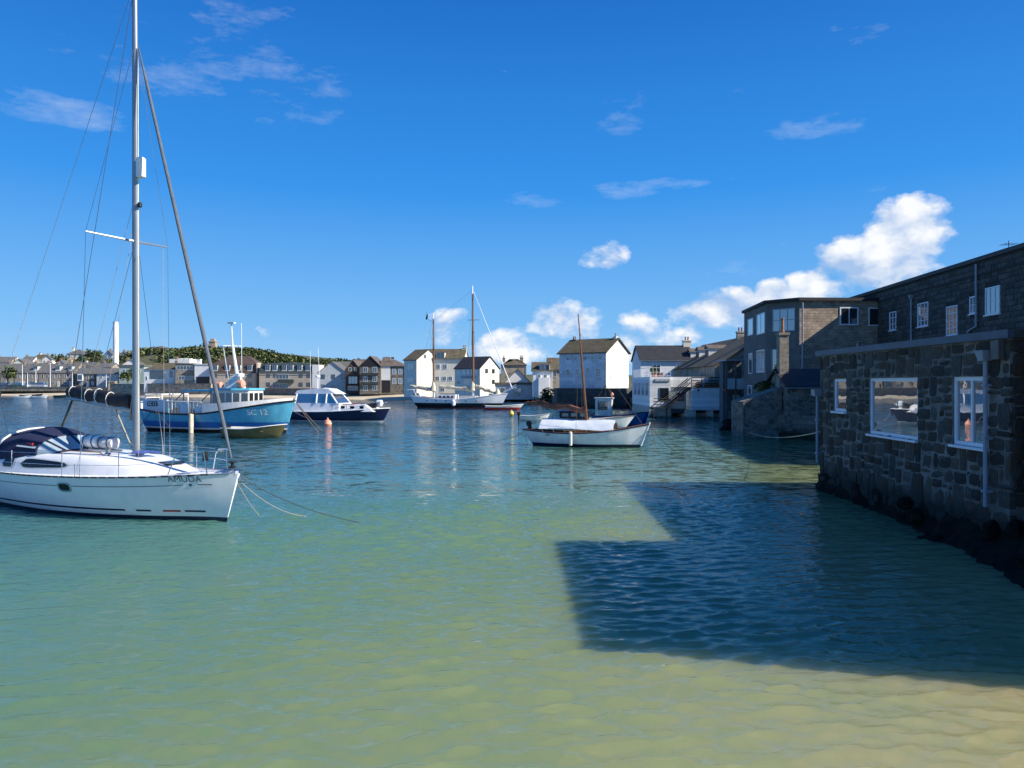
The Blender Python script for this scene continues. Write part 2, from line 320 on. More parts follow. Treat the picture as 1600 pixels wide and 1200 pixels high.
# ------------------------------------------------------------------ water
def water_mat():
    m = bpy.data.materials.new('harbour_water'); m.use_nodes = True; N = m.node_tree.nodes; Lk = m.node_tree.links; N.clear()
    g = N.new('ShaderNodeNewGeometry'); sp = N.new('ShaderNodeSeparateXYZ'); Lk.new(g.outputs['Position'], sp.inputs[0])
    def ma(op, a, b=None, c=None):
        n = N.new('ShaderNodeMath'); n.operation = op
        for i, q in enumerate((a, b, c)):
            if q is None: continue
            if isinstance(q, (int, float)): n.inputs[i].default_value = q
            else: Lk.new(q, n.inputs[i])
        return n.outputs[0]
    def nz(sc, det, rough, st=(1, 1, 1), rot=0, dist=0):
        mp = N.new('ShaderNodeMapping'); Lk.new(g.outputs['Position'], mp.inputs[0]); mp.inputs['Scale'].default_value = st; mp.inputs['Rotation'].default_value = (0, 0, rot)
        n = N.new('ShaderNodeTexNoise'); n.inputs['Scale'].default_value = sc; n.inputs['Detail'].default_value = det; n.inputs['Roughness'].default_value = rough
        n.inputs['Distortion'].default_value = dist; Lk.new(mp.outputs[0], n.inputs['Vector']); return n.outputs[0]
    # how deep the sandy bottom lies: it shelves away from the right-hand wall and from the quay the camera stands on
    depth = ma('ADD', ma('MULTIPLY', sp.outputs[1], .5), ma('SUBTRACT', 8.0, sp.outputs[0]))
    depth = ma('ADD', depth, ma('MULTIPLY', ma('SUBTRACT', nz(.12, 3, .5), .5), 9.0))
    # the mottled bottom is seen bent by the wavelets above it
    rf = N.new('ShaderNodeVectorMath'); rf.operation = 'MULTIPLY_ADD'; Lk.new(g.outputs['Normal'], rf.inputs[0]); rf.inputs[1].default_value = (.9, .9, 0); Lk.new(g.outputs['Position'], rf.inputs[2])
    def mott(sc, det, st):
        mp = N.new('ShaderNodeMapping'); Lk.new(rf.outputs[0], mp.inputs[0]); mp.inputs['Scale'].default_value = st
        n = N.new('ShaderNodeTexNoise'); n.inputs['Scale'].default_value = sc; n.inputs['Detail'].default_value = det; n.inputs['Roughness'].default_value = .6; Lk.new(mp.outputs[0], n.inputs['Vector']); return n.outputs[0]
    depth = ma('ADD', depth, ma('MULTIPLY', ma('SUBTRACT', mott(.8, 4, (1, .7, 1)), .5), 5.0))
    depth = ma('ADD', depth, ma('MULTIPLY', ma('SUBTRACT', mott(3.2, 4, (1, 1, 1)), .5), 6.0))
    mr = N.new('ShaderNodeMapRange'); Lk.new(depth, mr.inputs[0]); mr.inputs[1].default_value = 4; mr.inputs[2].default_value = 64
    cr = N.new('ShaderNodeValToRGB'); Lk.new(mr.outputs[0], cr.inputs[0]); e = cr.color_ramp.elements
    stops = [(0, (.33, .285, .145)), (.055, (.245, .24, .12)), (.125, (.17, .21, .10)), (.20, (.12, .19, .10)), (.29, (.08, .18, .125)), (.5, (.026, .125, .155)), (1, (.008, .065, .125))]
    while len(e) < len(stops): e.new(.5)
    for q, (p, c) in zip(e, stops): q.position = p; q.color = (*c, 1)
    # ripples: crests lie across the view, short chop over longer ones
    n1 = nz(1.45, 3, .55, (.55, 1.25, 1), .10, .5); n2 = nz(3.8, 3, .6, (.6, 1.25, 1), -.22, .6); n3 = nz(.33, 2, .5, (.6, 1.2, 1), .3); n4 = nz(11, 2, .5, (.7, 1.2, 1), .1)
    x1 = ma('MULTIPLY', ma('SUBTRACT', n1, .5), 4.0); r1 = ma('SUBTRACT', 1.0, ma('SQRT', ma('ADD', ma('MULTIPLY', x1, x1), .05)))
    h = ma('ADD', ma('ADD', ma('MULTIPLY', r1, .012), ma('MULTIPLY', n2, .02)), ma('ADD', ma('MULTIPLY', n3, .03), ma('MULTIPLY', n4, .007)))
    # wind patches: some stretches lie calmer
    calm = N.new('ShaderNodeMapRange'); Lk.new(nz(.05, 3, .5, (.35, 1.6, 1)), calm.inputs[0]); calm.inputs[1].default_value = .40; calm.inputs[2].default_value = .62; calm.inputs[3].default_value = .4; calm.inputs[4].default_value = 1.15
    bp = N.new('ShaderNodeBump'); bp.inputs['Distance'].default_value = 1.0; Lk.new(ma('MULTIPLY', h, calm.outputs[0]), bp.inputs['Height']); bp.inputs['Strength'].default_value = 1.0
    di = N.new('ShaderNodeSubsurfaceScattering'); di.falloff = 'BURLEY'; Lk.new(cr.outputs[0], di.inputs['Color']); di.inputs['Scale'].default_value = 1.6; di.inputs['Radius'].default_value = (.7, 1, .9)
    df = N.new('ShaderNodeBsdfDiffuse'); Lk.new(cr.outputs[0], df.inputs['Color']); bp2 = N.new('ShaderNodeBump'); bp2.inputs['Distance'].default_value = 1.0; bp2.inputs['Strength'].default_value = .5; Lk.new(h, bp2.inputs['Height'])
    up = N.new('ShaderNodeMix'); up.data_type = 'VECTOR'; up.inputs[0].default_value = .05; up.inputs[4].default_value = (0, 0, 1); Lk.new(bp2.outputs[0], up.inputs[5])   # light comes back from below the surface: its slope hardly counts
    Lk.new(up.outputs[1], df.inputs['Normal']); Lk.new(up.outputs[1], di.inputs['Normal'])
    bm = N.new('ShaderNodeMixShader'); bm.inputs[0].default_value = .3; Lk.new(di.outputs[0], bm.inputs[1]); Lk.new(df.outputs[0], bm.inputs[2])
    gl = N.new('ShaderNodeBsdfGlossy'); gl.inputs['Roughness'].default_value = .04; # short chop as direct slopes, so that it still breaks up the reflections far off
    def slope(sc, kx, ky):
        mp = N.new('ShaderNodeMapping'); Lk.new(g.outputs['Position'], mp.inputs[0]); mp.inputs['Scale'].default_value = (.6, 1.1, 1)
        n = N.new('ShaderNodeTexNoise'); n.inputs['Scale'].default_value = sc; n.inputs['Detail'].default_value = 2; Lk.new(mp.outputs[0], n.inputs['Vector'])
        v = N.new('ShaderNodeVectorMath'); v.operation = 'SUBTRACT'; Lk.new(n.outputs['Color'], v.inputs[0]); v.inputs[1].default_value = (.5, .5, .5)
        w = N.new('ShaderNodeVectorMath'); w.operation = 'MULTIPLY'; Lk.new(v.outputs[0], w.inputs[0]); w.inputs[1].default_value = (kx, ky, 0); return w.outputs[0]
    def vadd(a, b):
        v = N.new('ShaderNodeVectorMath'); v.operation = 'ADD'; Lk.new(a, v.inputs[0]); Lk.new(b, v.inputs[1]); return v.outputs[0]
    far = N.new('ShaderNodeMapRange'); Lk.new(sp.outputs[1], far.inputs[0]); far.inputs[1].default_value = 17; far.inputs[2].default_value = 25; far.inputs[3].default_value = .12; far.inputs[4].default_value = 1
    sv = vadd(slope(2.3, .35, .62), slope(7.0, .25, .4)); sq_ = N.new('ShaderNodeVectorMath'); sq_.operation = 'SCALE'; Lk.new(sv, sq_.inputs[0]); Lk.new(far.outputs[0], sq_.inputs['Scale']); sv = sq_.outputs[0]; sc_ = N.new('ShaderNodeVectorMath'); sc_.operation = 'SCALE'; Lk.new(sv, sc_.inputs[0]); Lk.new(calm.outputs[0], sc_.inputs['Scale'])
    nn = N.new('ShaderNodeVectorMath'); nn.operation = 'NORMALIZE'; Lk.new(vadd(bp.outputs[0], sc_.outputs[0]), nn.inputs[0])
    Lk.new(nn.outputs[0], gl.inputs['Normal'])
    fr = N.new('ShaderNodeFresnel'); fr.inputs[0].default_value = 1.42; Lk.new(nn.outputs[0], fr.inputs['Normal'])
    mx = N.new('ShaderNodeMixShader'); Lk.new(fr.outputs[0], mx.inputs[0]); Lk.new(bm.outputs[0], mx.inputs[1]); Lk.new(gl.outputs[0], mx.inputs[2])
    o = N.new('ShaderNodeOutputMaterial'); Lk.new(mx.outputs[0], o.inputs[0]); return m
def water_sheet():
    """one sheet out to the horizon; the stretch before the camera carries real wavelets, which die out at its rim"""
    x0, x1, y0, y1, st = -18., 11.5, 3.5, 25., .044
    xs = np.arange(x0, x1+st/2, st); ys = np.arange(y0, y1+st/2, st); nx, ny = len(xs), len(ys)
    gx, gy = np.meshgrid(xs, ys); z = np.zeros_like(gx); ox = np.zeros_like(gx); oy = np.zeros_like(gx); rs = np.random.RandomState(5)
    for k in range(56):
        lam = .17*(.55/.17)**rs.rand() if k > 5 else rs.uniform(1.2, 2.4); a = math.radians(rs.normal(-78, 27)); kx, ky = math.cos(a)*2*math.pi/lam, math.sin(a)*2*math.pi/lam
        slope = .056 if lam < 1.2 else .010; A = slope*lam/(2*math.pi); ph = kx*gx+ky*gy+rs.uniform(0, 6.28)+.8*np.sin(gx*.9+k)+.6*np.sin(gy*.7+2*k)
        z += A*np.sin(ph); ox += .9*A*math.cos(a)*np.cos(ph); oy += .9*A*math.sin(a)*np.cos(ph)
    patch = .72+.4*np.sin(gx*.31+1.3*np.sin(gy*.23))*np.sin(gy*.27+gx*.1); e = np.minimum(np.minimum(gx-x0, x1-gx)/3, np.minimum((gy-y0)/1.5, (y1-gy)/6)).clip(0, 1); e = e*e*(3-2*e)*patch
    v = np.stack([gx+ox*e, gy+oy*e, z*e], -1).reshape(-1, 3)
    idx = np.arange(nx*ny).reshape(ny, nx); q = np.stack([idx[:-1, :-1], idx[:-1, 1:], idx[1:, 1:], idx[1:, :-1]], -1).reshape(-1, 4)
    B = 4000.; o = nx*ny; ex = np.array([(-B, -B, 0), (B, -B, 0), (B, B, 0), (-B, B, 0)]); c = [idx[0, 0], idx[0, -1], idx[-1, -1], idx[-1, 0]]
    rim = [list(idx[0, :]), list(idx[:, -1]), list(idx[-1, ::-1]), list(idx[::-1, 0])]
    faces = [tuple(r) for r in q.tolist()]+[(o+i, o+(i+1) % 4)+tuple(int(w) for w in rim[i][::-1]) for i in range(4)]
    me = bpy.data.meshes.new('water'); me.from_pydata(np.concatenate([v, ex]).tolist(), [], faces); me.materials.append(water_mat())
    me.polygons.foreach_set('use_smooth', [True]*len(me.polygons)); me.update(); return link('water', me, kind='structure')
water_sheet()

# ------------------------------------------------------------------ land, beach, hill
shore = [(-420, 250), (-300, 236), (-155.8, 224), (-110.6, 212), (-84.8, 195), (-53.3, 175), (-28.2, 162), (-20, 157)]
def off(pts, d): return [(x+d*.30*(1 if x < -100 else .6), y+d) for x, y in pts]
mb = MB(); rows = []
for d, z in ((-5, -.5), (0, -.04), (5, .5), (11, 1.0), (17, 1.5)):
    rows.append([(x, y, z+.06*math.sin(x*.4+d)) for x, y in off(shore, d)])
for a, b in zip(rows, rows[1:]):
    for i in range(len(a)-1): mb.quad(a[i], a[i+1], b[i+1], b[i])
mb.build('beach', sand, kind='structure')
quay = pm('quay_stone', (.15, .135, .11), .9, .3, 1.2, .6, 6, brick=(.7, .32, .03, .7), tide=.5)
# made ground behind the beach and round the right-hand side of the harbour
poly = off(shore, 15)+[(-16, 163), (-15, 155), (6.5, 151), (6.8, 113.2), (17.2, 110), (20.5, 100), (21, 84), (22.4, 79), (22.4, 66), (20.4, 65.4), (19.7, 57.2), (21.5, 55.2),
     (17.2, 48), (20, 44), (20, 31), (12, 24.2), (10.45, 23.9), (10.2, 14.9), (10.2, -30), (900, -30), (900, 2500), (-1500, 2500), (-1500, 265)]
mb = MB(); n = len(poly)
mb.add([(x, y, 1.5) for x, y in poly]+[(x, y, -1) for x, y in poly], [tuple(range(n))]+[(i, n+i, n+(i+1) % n, (i+1) % n) for i in range(n)])
mb.build('land', quay, kind='structure', smooth=False)
# the green hill behind the town
def hz(x, y):
    px = 800+x/y*F
    prof = [(-400, 9), (-100, 9.5), (60, 10), (170, 12), (200, 15.5), (235, 17.5), (270, 16.7), (320, 18.2), (350, 17.5), (400, 16.6), (440, 14.8), (485, 12.8), (560, 12.4), (640, 10), (760, 7), (1100, 6), (2400, 6)]
    top = float(np.interp(px, [p[0] for p in prof], [p[1] for p in prof]))
    k = min(1, max(0, (y-232)/68)); k = k*k*(3-2*k)
    return 1.3+(top-2.2)*k*(y/300 if y > 300 else 1)+.5*math.sin(x*.11)*math.sin(y*.13)*k
mb = MB(); xs = np.linspace(-420, 260, 110); ys = list(np.linspace(228, 330, 26))+[360, 420, 600, 1000]
mb.add([(x, y, hz(x, y)) for y in ys for x in xs], [(j*110+i, j*110+i+1, (j+1)*110+i+1, (j+1)*110+i) for j in range(len(ys)-1) for i in range(109)])
mb.build('hill', grass, kind='structure')
def leafmat(name, a, b):
    m = pm(name, a, .7, .35, .5, col2=b); return m
leaf1 = leafmat('scrub_leaves', (.10, .14, .03), (.18, .18, .06)); leaf2 = leafmat('dark_leaves', (.035, .06, .018), (.055, .085, .025)); leaf3 = leafmat('dry_leaves', (.12, .115, .05), (.16, .14, .08))
def leafcloud(mb, c, rx, ry, rz, n, s, rng, pick=(0, 0, 0, 1, 1, 2)):
    for _ in range(n):
        v = Vector((rng.gauss(0, 1), rng.gauss(0, 1), rng.gauss(0, 1))).normalized()*(rng.random()**.4)
        p = Vector((c[0]+v.x*rx, c[1]+v.y*ry, c[2]+v.z*rz))
        a = Vector((rng.gauss(0, 1), rng.gauss(0, 1), rng.gauss(0, .7))).normalized(); b = a.cross(Vector((rng.random(), rng.random(), rng.random()+.1))).normalized()
        q = s*(.6+.8*rng.random()); mb.mi = rng.choice(pick)
        mb.quad(p-a*q, p-b*q*.6, p+a*q, p+b*q*.6)
rng = random.Random(3); mb = MB()
for i in range(1750):
    px = rng.uniform(190, 660); y = rng.uniform(262, 322); x = X(px, y)
    if px < 250 and y < 285: continue
    r = .6+1.8*rng.random()**2.2; leafcloud(mb, (x, y, hz(x, y)+r*.3), r*1.3, r*1.2, r*.8, int(20+14*r), .34+.1*r, rng, rng.choice(((0, 0, 1), (1, 1, 0), (1, 1, 1, 0), (0, 0, 2), (0, 0, 0, 1), (2, 2, 0))))
mb.build('hillside_scrub', [leaf1, leaf2, leaf3], kind='stuff', smooth=False)
def tree(name, label, px, d, zb, h, r, group=None, s=.35, n=500):
    t = thing(name, label, 'tree', (X(px, d), d, zb), 0, group); rg = random.Random(int(px*7+d))
    w = MB().tube([(0, 0, -.4), (.05, 0, h*.3), (-.1, .1, h*.6)], [.16*h/4, .12*h/4, .06*h/4], 7)
    for k in range(5):
        a = k*1.26+.3; w.tube([(0, 0, h*.35), (math.cos(a)*r*.5, math.sin(a)*r*.5, h*.68)], [.07*h/4, .025*h/4], 5)
    w.build('trunk', greywood, t)
    m = MB()
    for k in range(11):
        a = rg.uniform(0, 6.28); q = rg.uniform(.15, .75)*r
        leafcloud(m, (math.cos(a)*q, math.sin(a)*q, h*rg.uniform(.5, .92)), r*.42, r*.42, r*.32, n//11, s, rg)
    m.build('crown', [leaf1, leaf2, leaf3], t, smooth=False); return t

# ------------------------------------------------------------------ house builder
WC = {}
def window(parent, loc, rz, w, h, nx=2, ny=1, fm=None, gm=None, bar=.07, proud=.05, sill=False):
    fm = fm or wframe; gm = gm or gwin
    key = (round(w, 2), round(h, 2), nx, ny, fm.name, gm.name, bar, proud, sill)
    if key not in WC:
        f = MB(); b = bar
        f.box(-w/2, w/2, -proud, .02, 0, b); f.box(-w/2, w/2, -proud, .02, h-b, h)
        f.box(-w/2, -w/2+b, -proud, .02, b, h-b); f.box(w/2-b, w/2, -proud, .02, b, h-b)
        for i in range(1, nx): x = -w/2+w*i/nx; f.box(x-b*.35, x+b*.35, -proud*.9, .02, b, h-b)
        for j in range(1, ny): z = h*j/ny; f.box(-w/2+b, w/2-b, -proud*.85, .02, z-b*.3, z+b*.3)
        if sill: f.box(-w/2-.06, w/2+.06, -proud-.07, .02, -.07, -.002)
        WC[key] = (f.mesh('window', fm, False), MB().box(-w/2+.01, w/2-.01, -proud*.45, .015, .01, h-.01).mesh('pane', gm, False))
    a, b = WC[key]; o = link('window', a, parent, loc, rz); link('pane', b, o); return o

pipem_ = pm('gutter_paint', (.16, .17, .18), .5, .1, 3)
class House:
    """A building whose front runs along local x (0..W) at y=0 and faces -y; depth goes to y=D; z is height over the water."""
    def __init__(s, name, label, px, d, W, D, z0, ze, zr, rz=0, anchor='L', ridge='x', roof='gable', wall=None, rmat=None, cat='house', group=None, over=.2, hipl=True, hipr=True, brk=None):
        s.W, s.D, s.d, s.ze, s.zr, s.rz = W, D, d, ze, zr, rad(rz)
        c = Vector((X(px, d), d, 0)); ax = Vector((math.cos(s.rz), math.sin(s.rz), 0))
        if anchor == 'R': c -= ax*W
        if anchor == 'C': c -= ax*W/2
        s.r = thing(name, label, cat, (c.x, c.y, z0), s.rz, group); s.z0 = z0
        wall = wall or wrender; rmat = rmat or slate; e, r = ze-z0, zr-z0; o = over
        m = MB()
        if roof == 'gable' and ridge == 'x':
            m.prism([(0, 0, -.5), (0, 0, e-.02), (0, D/2, r-.02), (0, D, e-.02), (0, D, -.5)], (0, 0, 0), (W, 0, 0))
        elif roof == 'gable':
            m.prism([(0, 0, -.5), (W, 0, -.5), (W, 0, e-.02), (W/2, 0, r-.02), (0, 0, e-.02)], (0, 0, 0), (0, D, 0))
        else: m.box(0, W, 0, D, -.5, e-.02)
        s.wall = m.build('wall', wall, s.r, smooth=False)
        m = MB(); t = .14
        if roof == 'gable' and ridge == 'x':
            k = (r-e)/(D/2)
            for y0, sg in ((-o, 1), (D+o, -1)):
                m.prism([(0, y0, e-o*k), (0, D/2, r), (0, D/2, r+t), (0, y0, e-o*k+t)], (-o, 0, 0), (W+o, 0, 0))
        elif roof == 'gable':
            k = (r-e)/(W/2)
            for x0 in (-o, W+o):
                m.prism([(x0, 0, e-o*k), (W/2, 0, r), (W/2, 0, r+t), (x0, 0, e-o*k+t)], (0, -o, 0), (0, D+o, 0))
        elif roof == 'hip':
            hl = D/2 if hipl else -o; hr = D/2 if hipr else -o
            v = [(-o, -o, e), (W+o, -o, e), (W+o, D+o, e), (-o, D+o, e), (hl, D/2, r), (W-hr, D/2, r)]
            m.add(v, [(0, 1, 5, 4), (1, 2, 5), (2, 3, 4, 5), (3, 0, 4), (3, 2, 1, 0)])
        elif roof == 'mansard':
            q = .75; bz = brk-z0
            v = [(-.1, -.1, e), (W+.1, -.1, e), (W+.1, D, e), (-.1, D, e), (q*.4, q, bz), (W-q*.4, q, bz), (W-q*.4, D-q, bz), (q*.4, D-q, bz), (D*.4, D/2, r), (W-D*.4, D/2, r)]
            m.add(v, [(0, 1, 5, 4), (1, 2, 6, 5), (2, 3, 7, 6), (3, 0, 4, 7), (4, 5, 9, 8), (5, 6, 9), (6, 7, 8, 9), (7, 4, 8), (3, 2, 1, 0)])
        else:
            m.box(-o, W+o, -o, D+o, e, r)
        s.roof = m.build('roof', rmat, s.r, smooth=False)
        if roof == 'gable' and ridge == 'x' or roof in ('hip', 'mansard'):
            k = o*(r-e)/(D/2) if roof == 'gable' else 0
            MB().tube([(-o, -o-.05, e-k), (W+o, -o-.05, e-k)], .055, 6).build('gutter', pipem_, s.r); MB().tube([(W-.15, -.06, -.4), (W-.15, -.06, e-k-.1), (W-.15, -o-.05, e-k)], .04, 6).build('downpipe', pipem_, s.r)
    def win(s, face, u, yt, yb, w, nx=2, ny=1, fm=None, gm=None, d=None, **k):
        """u: fraction along the face, yt/yb: top and bottom as heights read off at distance d"""
        d = d or s.d; zt, zb = Z(yt, d)-s.z0, Z(yb, d)-s.z0
        loc, rz = {'F': ((u*s.W, 0, zb), 0), 'R': ((s.W, u*s.D, zb), math.pi/2), 'L': ((0, u*s.D, zb), -math.pi/2)}[face]
        return window(s.r, loc, rz, w, zt-zb, nx, ny, fm, gm, **k)
    def wins(s, face, us, *a, **k):
        for u in us: s.win(face, u, *a, **k)
    def door(s, u, w=.9, h=2.0, mat=None, z=0):
        s_ = MB(); s_.box(-w/2, w/2, -.05, .02, 0, h); s_.box(-w/2+.12, w/2-.12, -.07, -.051, .2, h*.45); s_.box(-w/2+.12, w/2-.12, -.07, -.051, h*.52, h-.15)
        return s_.build('door', mat or wframe, s.r, (u*s.W, 0, z), smooth=False)
    def chimney(s, x, y, h=1.3, w=.9, dp=.6, pots=2, mat=None, zb=None):
        zb = (s.zr-s.z0-.8) if zb is None else zb
        m = MB(); m.box(-w/2, w/2, -dp/2, dp/2, 0, h+.5); m.box(-w/2-.07, w/2+.07, -dp/2-.07, dp/2+.07, h+.5, h+.64)
        c = m.build('chimney', mat or granite, s.roof, (x, y, zb), smooth=False)
        for i in range(pots):
            MB().lathe([(.13, 0), (.15, .1), (.11, .12), (.10, .45), (.13, .47), (.13, .52)], 8).build('chimney_pot', potmat, s.roof, (x+(i-(pots-1)/2)*.36, y, zb+h+.64))
    def dormer(s, u, zc, w, h, y, dep=1.6, mat=None, rm=None):
        """box dormer whose face stands at depth y; zc is the sill height over the water"""
        m = MB(); z = zc-s.z0; m.box(-w/2, w/2, 0, dep, z-.25, z+h); m.mi = 1; m.box(-w/2-.1, w/2+.1, -.1, dep, z+h, z+h+.1)
        o = m.build('dormer', [mat or wframe, rm or slate], s.r, (u*s.W, y, 0), smooth=False)
        k = MB()
        for i in range(2): x0 = -w/2+.1+i*(w/2-.05); k.box(x0, x0+w/2-.15, -.03, .01, z+.1, z+h-.1)
        k.build('pane', gwin, o, smooth=False)
def bar_part(parent, name, mat, *boxes, label=None):
    m = MB()
    for b in boxes: m.box(*b)
    return m.build(name, mat, parent, smooth=False, label=label)

# ------------------------------------------------------------------ near stone building by the water (right)
def wallframe(A, B):
    """local frame of a wall that runs from A to B (xy), outward normal on its left-hand (water) side"""
    a = Vector((*A, 0)); b = Vector((*B, 0)); return a, (b-a).normalized(), (b-a).length
stonecol = pm('rubble_stone', (.062, .057, .047), .85, .35, 5, .8, 14, rnd=.55, col2=(.085, .06, .03), tide=.85)
mortar = pm('lime_mortar', (.20, .19, .165), .95, .3, 2, .6, 20, col2=(.11, .105, .09), tide=.85)
SV = []
for k in range(10):
    rg = random.Random(50+k); m = MB(); N_ = 3
    def pt(i, j, lay):
        u, v = i/N_*2-1, j/N_*2-1
        e = max(abs(u), abs(v)); sq = .5*(1-.11*(abs(u*v)**1.5))
        y = {0: .5, 1: -.28, 2: -.5}[lay]; kx = 1 if lay < 2 else .86
        if lay == 2: y += .22*(e**3)+rg.uniform(-.06, .06)
        return (u*sq*kx+rg.uniform(-.05, .05), y, v*sq*kx+rg.uniform(-.05, .05))
    front = {(i, j): pt(i, j, 2) for i in range(N_+1) for j in range(N_+1)}
    ring = [(i, 0) for i in range(N_)]+[(N_, j) for j in range(N_)]+[(i, N_) for i in range(N_, 0, -1)]+[(0, j) for j in range(N_, 0, -1)]
    idx = {q: n for n, q in enumerate(front)}; vs = list(front.values()); fs = [(idx[i, j], idx[i+1, j], idx[i+1, j+1], idx[i, j+1]) for i in range(N_) for j in range(N_)]
    o1 = len(vs); vs += [pt(i, j, 1) for i, j in ring]; o2 = len(vs); vs += [(x, .5, z) for x, y, z in vs[o1:o2]]; n = len(ring)
    for q in range(n):
        a, b = ring[q], ring[(q+1) % n]; fs.append((idx[a], o1+q, o1+(q+1) % n, idx[b])); fs.append((o1+q, o2+q, o2+(q+1) % n, o1+(q+1) % n))
    m.add(vs, fs); SV.append(m.mesh('stone', stonecol, True, 50))
def rubble(parent, L, rows, openings, joint=.03, lens=(.2, .56), thick=.16, limit=300, seed=1, side=1, mat=None, tall=.3, variants=SV, name='stone', start=0.):
    """rows of uneven stones on local plane y=0 (outward -y), x from 0..L; the largest `limit` are parts of their own, the rest one joined part"""
    rg = random.Random(seed); cells = []; blocked = {}
    def wav(x, z):
        if tall == 0 or any(a-.7 < x < b+.7 and (abs(z-c) < .12 or abs(z-d) < .12) for (a, b, c, d) in openings) or z > rows[-1][1]-.05: return 0
        return .055*math.sin(1.9*x+7*z)+.04*math.sin(4.7*x+11*z)
    for r, (z0, z1) in enumerate(rows):
        segs = [(start, L)]
        for (a, b, c, d) in openings:
            if z0 < d-.02 and z1 > c+.02: segs = [q for (x, y) in segs for q in ((x, min(y, a)), (max(x, b), y)) if q[1]-q[0] > .05]
        for (a, b) in blocked.get(r, []): segs = [q for (x, y) in segs for q in ((x, min(y, a)), (max(x, b), y)) if q[1]-q[0] > .05]
        for x, y in segs:
            while x < y-.02:
                w = rg.uniform(*lens)*(1.25 if z0 < 1.0 else 1)
                if y-x-w < lens[0]*.8: w = y-x if y-x < lens[1]*1.2 else (y-x)/2
                zt = z1
                if r+1 < len(rows) and rg.random() < tall:
                    n0, n1 = rows[r+1]
                    if not any(n0 < d-.02 and n1 > c+.02 and x < b+.05 and x+w > a-.05 for (a, b, c, d) in openings) and n1-z0 < .75 and w < .6:
                        zt = n1; blocked.setdefault(r+1, []).append((x, x+w))
                cells.append((x, x+w, z0+wav(x+w/2, z0), zt+wav(x+w/2, zt))); x += w
    cells.sort(key=lambda c: -(c[1]-c[0])*(c[3]-c[2])); rest = MB()
    for k, (x0, x1, z0, z1) in enumerate(cells):
        w, h = x1-x0-joint*rg.uniform(.6, 1.4), z1-z0-joint*rg.uniform(.6, 1.4); c = ((x0+x1)/2, rg.uniform(-.02, .012), (z0+z1)/2)
        if w < .06 or h < .06: continue
        me = rg.choice(variants); fl = rg.choice((-1, 1)); tilt = rg.uniform(-.09, .09)
        if k < limit:
            o = link(name, me, parent, c); o.scale = (w, thick, h); o.rotation_euler = (0, tilt if variants is SV else 0, 0)
        else:
            rest.add([(c[0]+v.co.x*w, c[1]+v.co.y*thick, c[2]+v.co.z*h) for v in me.vertices], [tuple(p.vertices) for p in me.polygons])
    if rest.v: rest.build('small_'+name+'s', mat or variants[0].materials[0], parent, kind='stuff')
A, U, LW = wallframe((10.25, 24.4), (10.0, 14.7))
rzw = math.atan2(U.y, U.x)                                   # local x runs towards the camera, local -y faces the water
low = thing('stone_outbuilding', 'dark rubble stone building with white windows and flat roof standing in the water', 'building', A, rzw)
def wx(d): return 24.4-d
op = [(wx(23.3), wx(22.35), 2.65, 3.66), (wx(20.85), wx(18.23), 2.10, 3.66), (wx(16.72), wx(15.42), 2.14, 3.66)]
wp_ = []; xq = .03
for a, b, c, d in op: wp_ += [(xq, a, -.04, .3, -.6, 4.42), (a, b, -.04, .3, -.6, c), (a, b, -.04, .3, d, 4.42)]; xq = b
bar_part(low, 'wall', mortar, *wp_, (xq, LW-.03, -.04, .3, -.6, 4.42), (.03, LW-.03, .3, 9.0, -.6, 4.42))
rg = random.Random(4)
def splitrows(z0, z1, h):
    n = max(1, round((z1-z0)/h)); c = [z0+(z1-z0)*i/n+(rg.uniform(-.035, .035) if 0 < i < n else 0) for i in range(n+1)]; return list(zip(c, c[1:]))
rows_ = splitrows(-.25, 1.0, .36)+splitrows(1.0, 2.12, .25)+splitrows(2.12, 2.65, .26)+splitrows(2.65, 3.66, .22)+splitrows(3.66, 4.40, .22)
rubble(low, LW, rows_, op, seed=12)
for (a, b, c, d), (nx, ny) in zip(op, ((1, 1), (1, 1), (2, 1))):
    o = window(low, ((a+b)/2, .07, c), 0, b-a, d-c, nx, ny, wframe, gnear, .085, .075, False); MB().box(a-.04, b+.04, -.13, .05, c-.06, c-.004).build('window_sill', wframe, low, smooth=False)
fas = pm('blue_grey_fascia', (.06, .085, .12), .5, .12, 2)
bar_part(low, 'fascia', fas, (-.12, LW+.1, -.16, -.045, 4.42, 4.59))
bar_part(low, 'roof', asphalt, (-.12, LW+.1, -.045, 9.1, 4.422, 4.58))
def downpipe(parent, x, z0, z1, hop=True, mat=None, y=-.17, r=.045):
    m = MB().tube([(x, y, z0), (x, y, z1)], r, 8)
    for z in np.arange(z0+.3, z1, 1.1): m.box(x-r*1.5, x+r*1.5, y-r*1.2, y+.12, z, z+.05)
    o = m.build('downpipe', mat or pipem, parent)
    if hop: MB().hexa([(x-.09, y-.1, z1), (x+.09, y-.1, z1), (x+.09, y+.1, z1), (x-.09, y+.1, z1), (x-.15, y-.15, z1+.22), (x+.15, y-.15, z1+.22), (x+.15, y+.13, z1+.22), (x-.15, y+.13, z1+.22)]).build('hopper', pipem, o, smooth=False)
pipem = pm('grey_pipe_paint', (.25, .29, .34), .45, .12, 3)
downpipe(low, wx(15.3), .95, 3.98); downpipe(low, .1, .9, 3.1)
bar_part(low, 'vent_box', dframe, (wx(15.05), wx(14.8), -.22, -.1, 4.0, 4.38))
# end wall facing the camera side: quoins and rubble catching the sun
endw = bpy.data.objects.new('end_wall', None); COL.objects.link(endw); endw.parent = low; endw.location = (LW, 0, 0); endw.rotation_euler = (0, 0, math.pi/2)
rubble(endw, 7.0, splitrows(1.0, 2.2, .3)+splitrows(2.2, 3.6, .28)+splitrows(3.6, 4.4, .26), [], seed=5, limit=0)
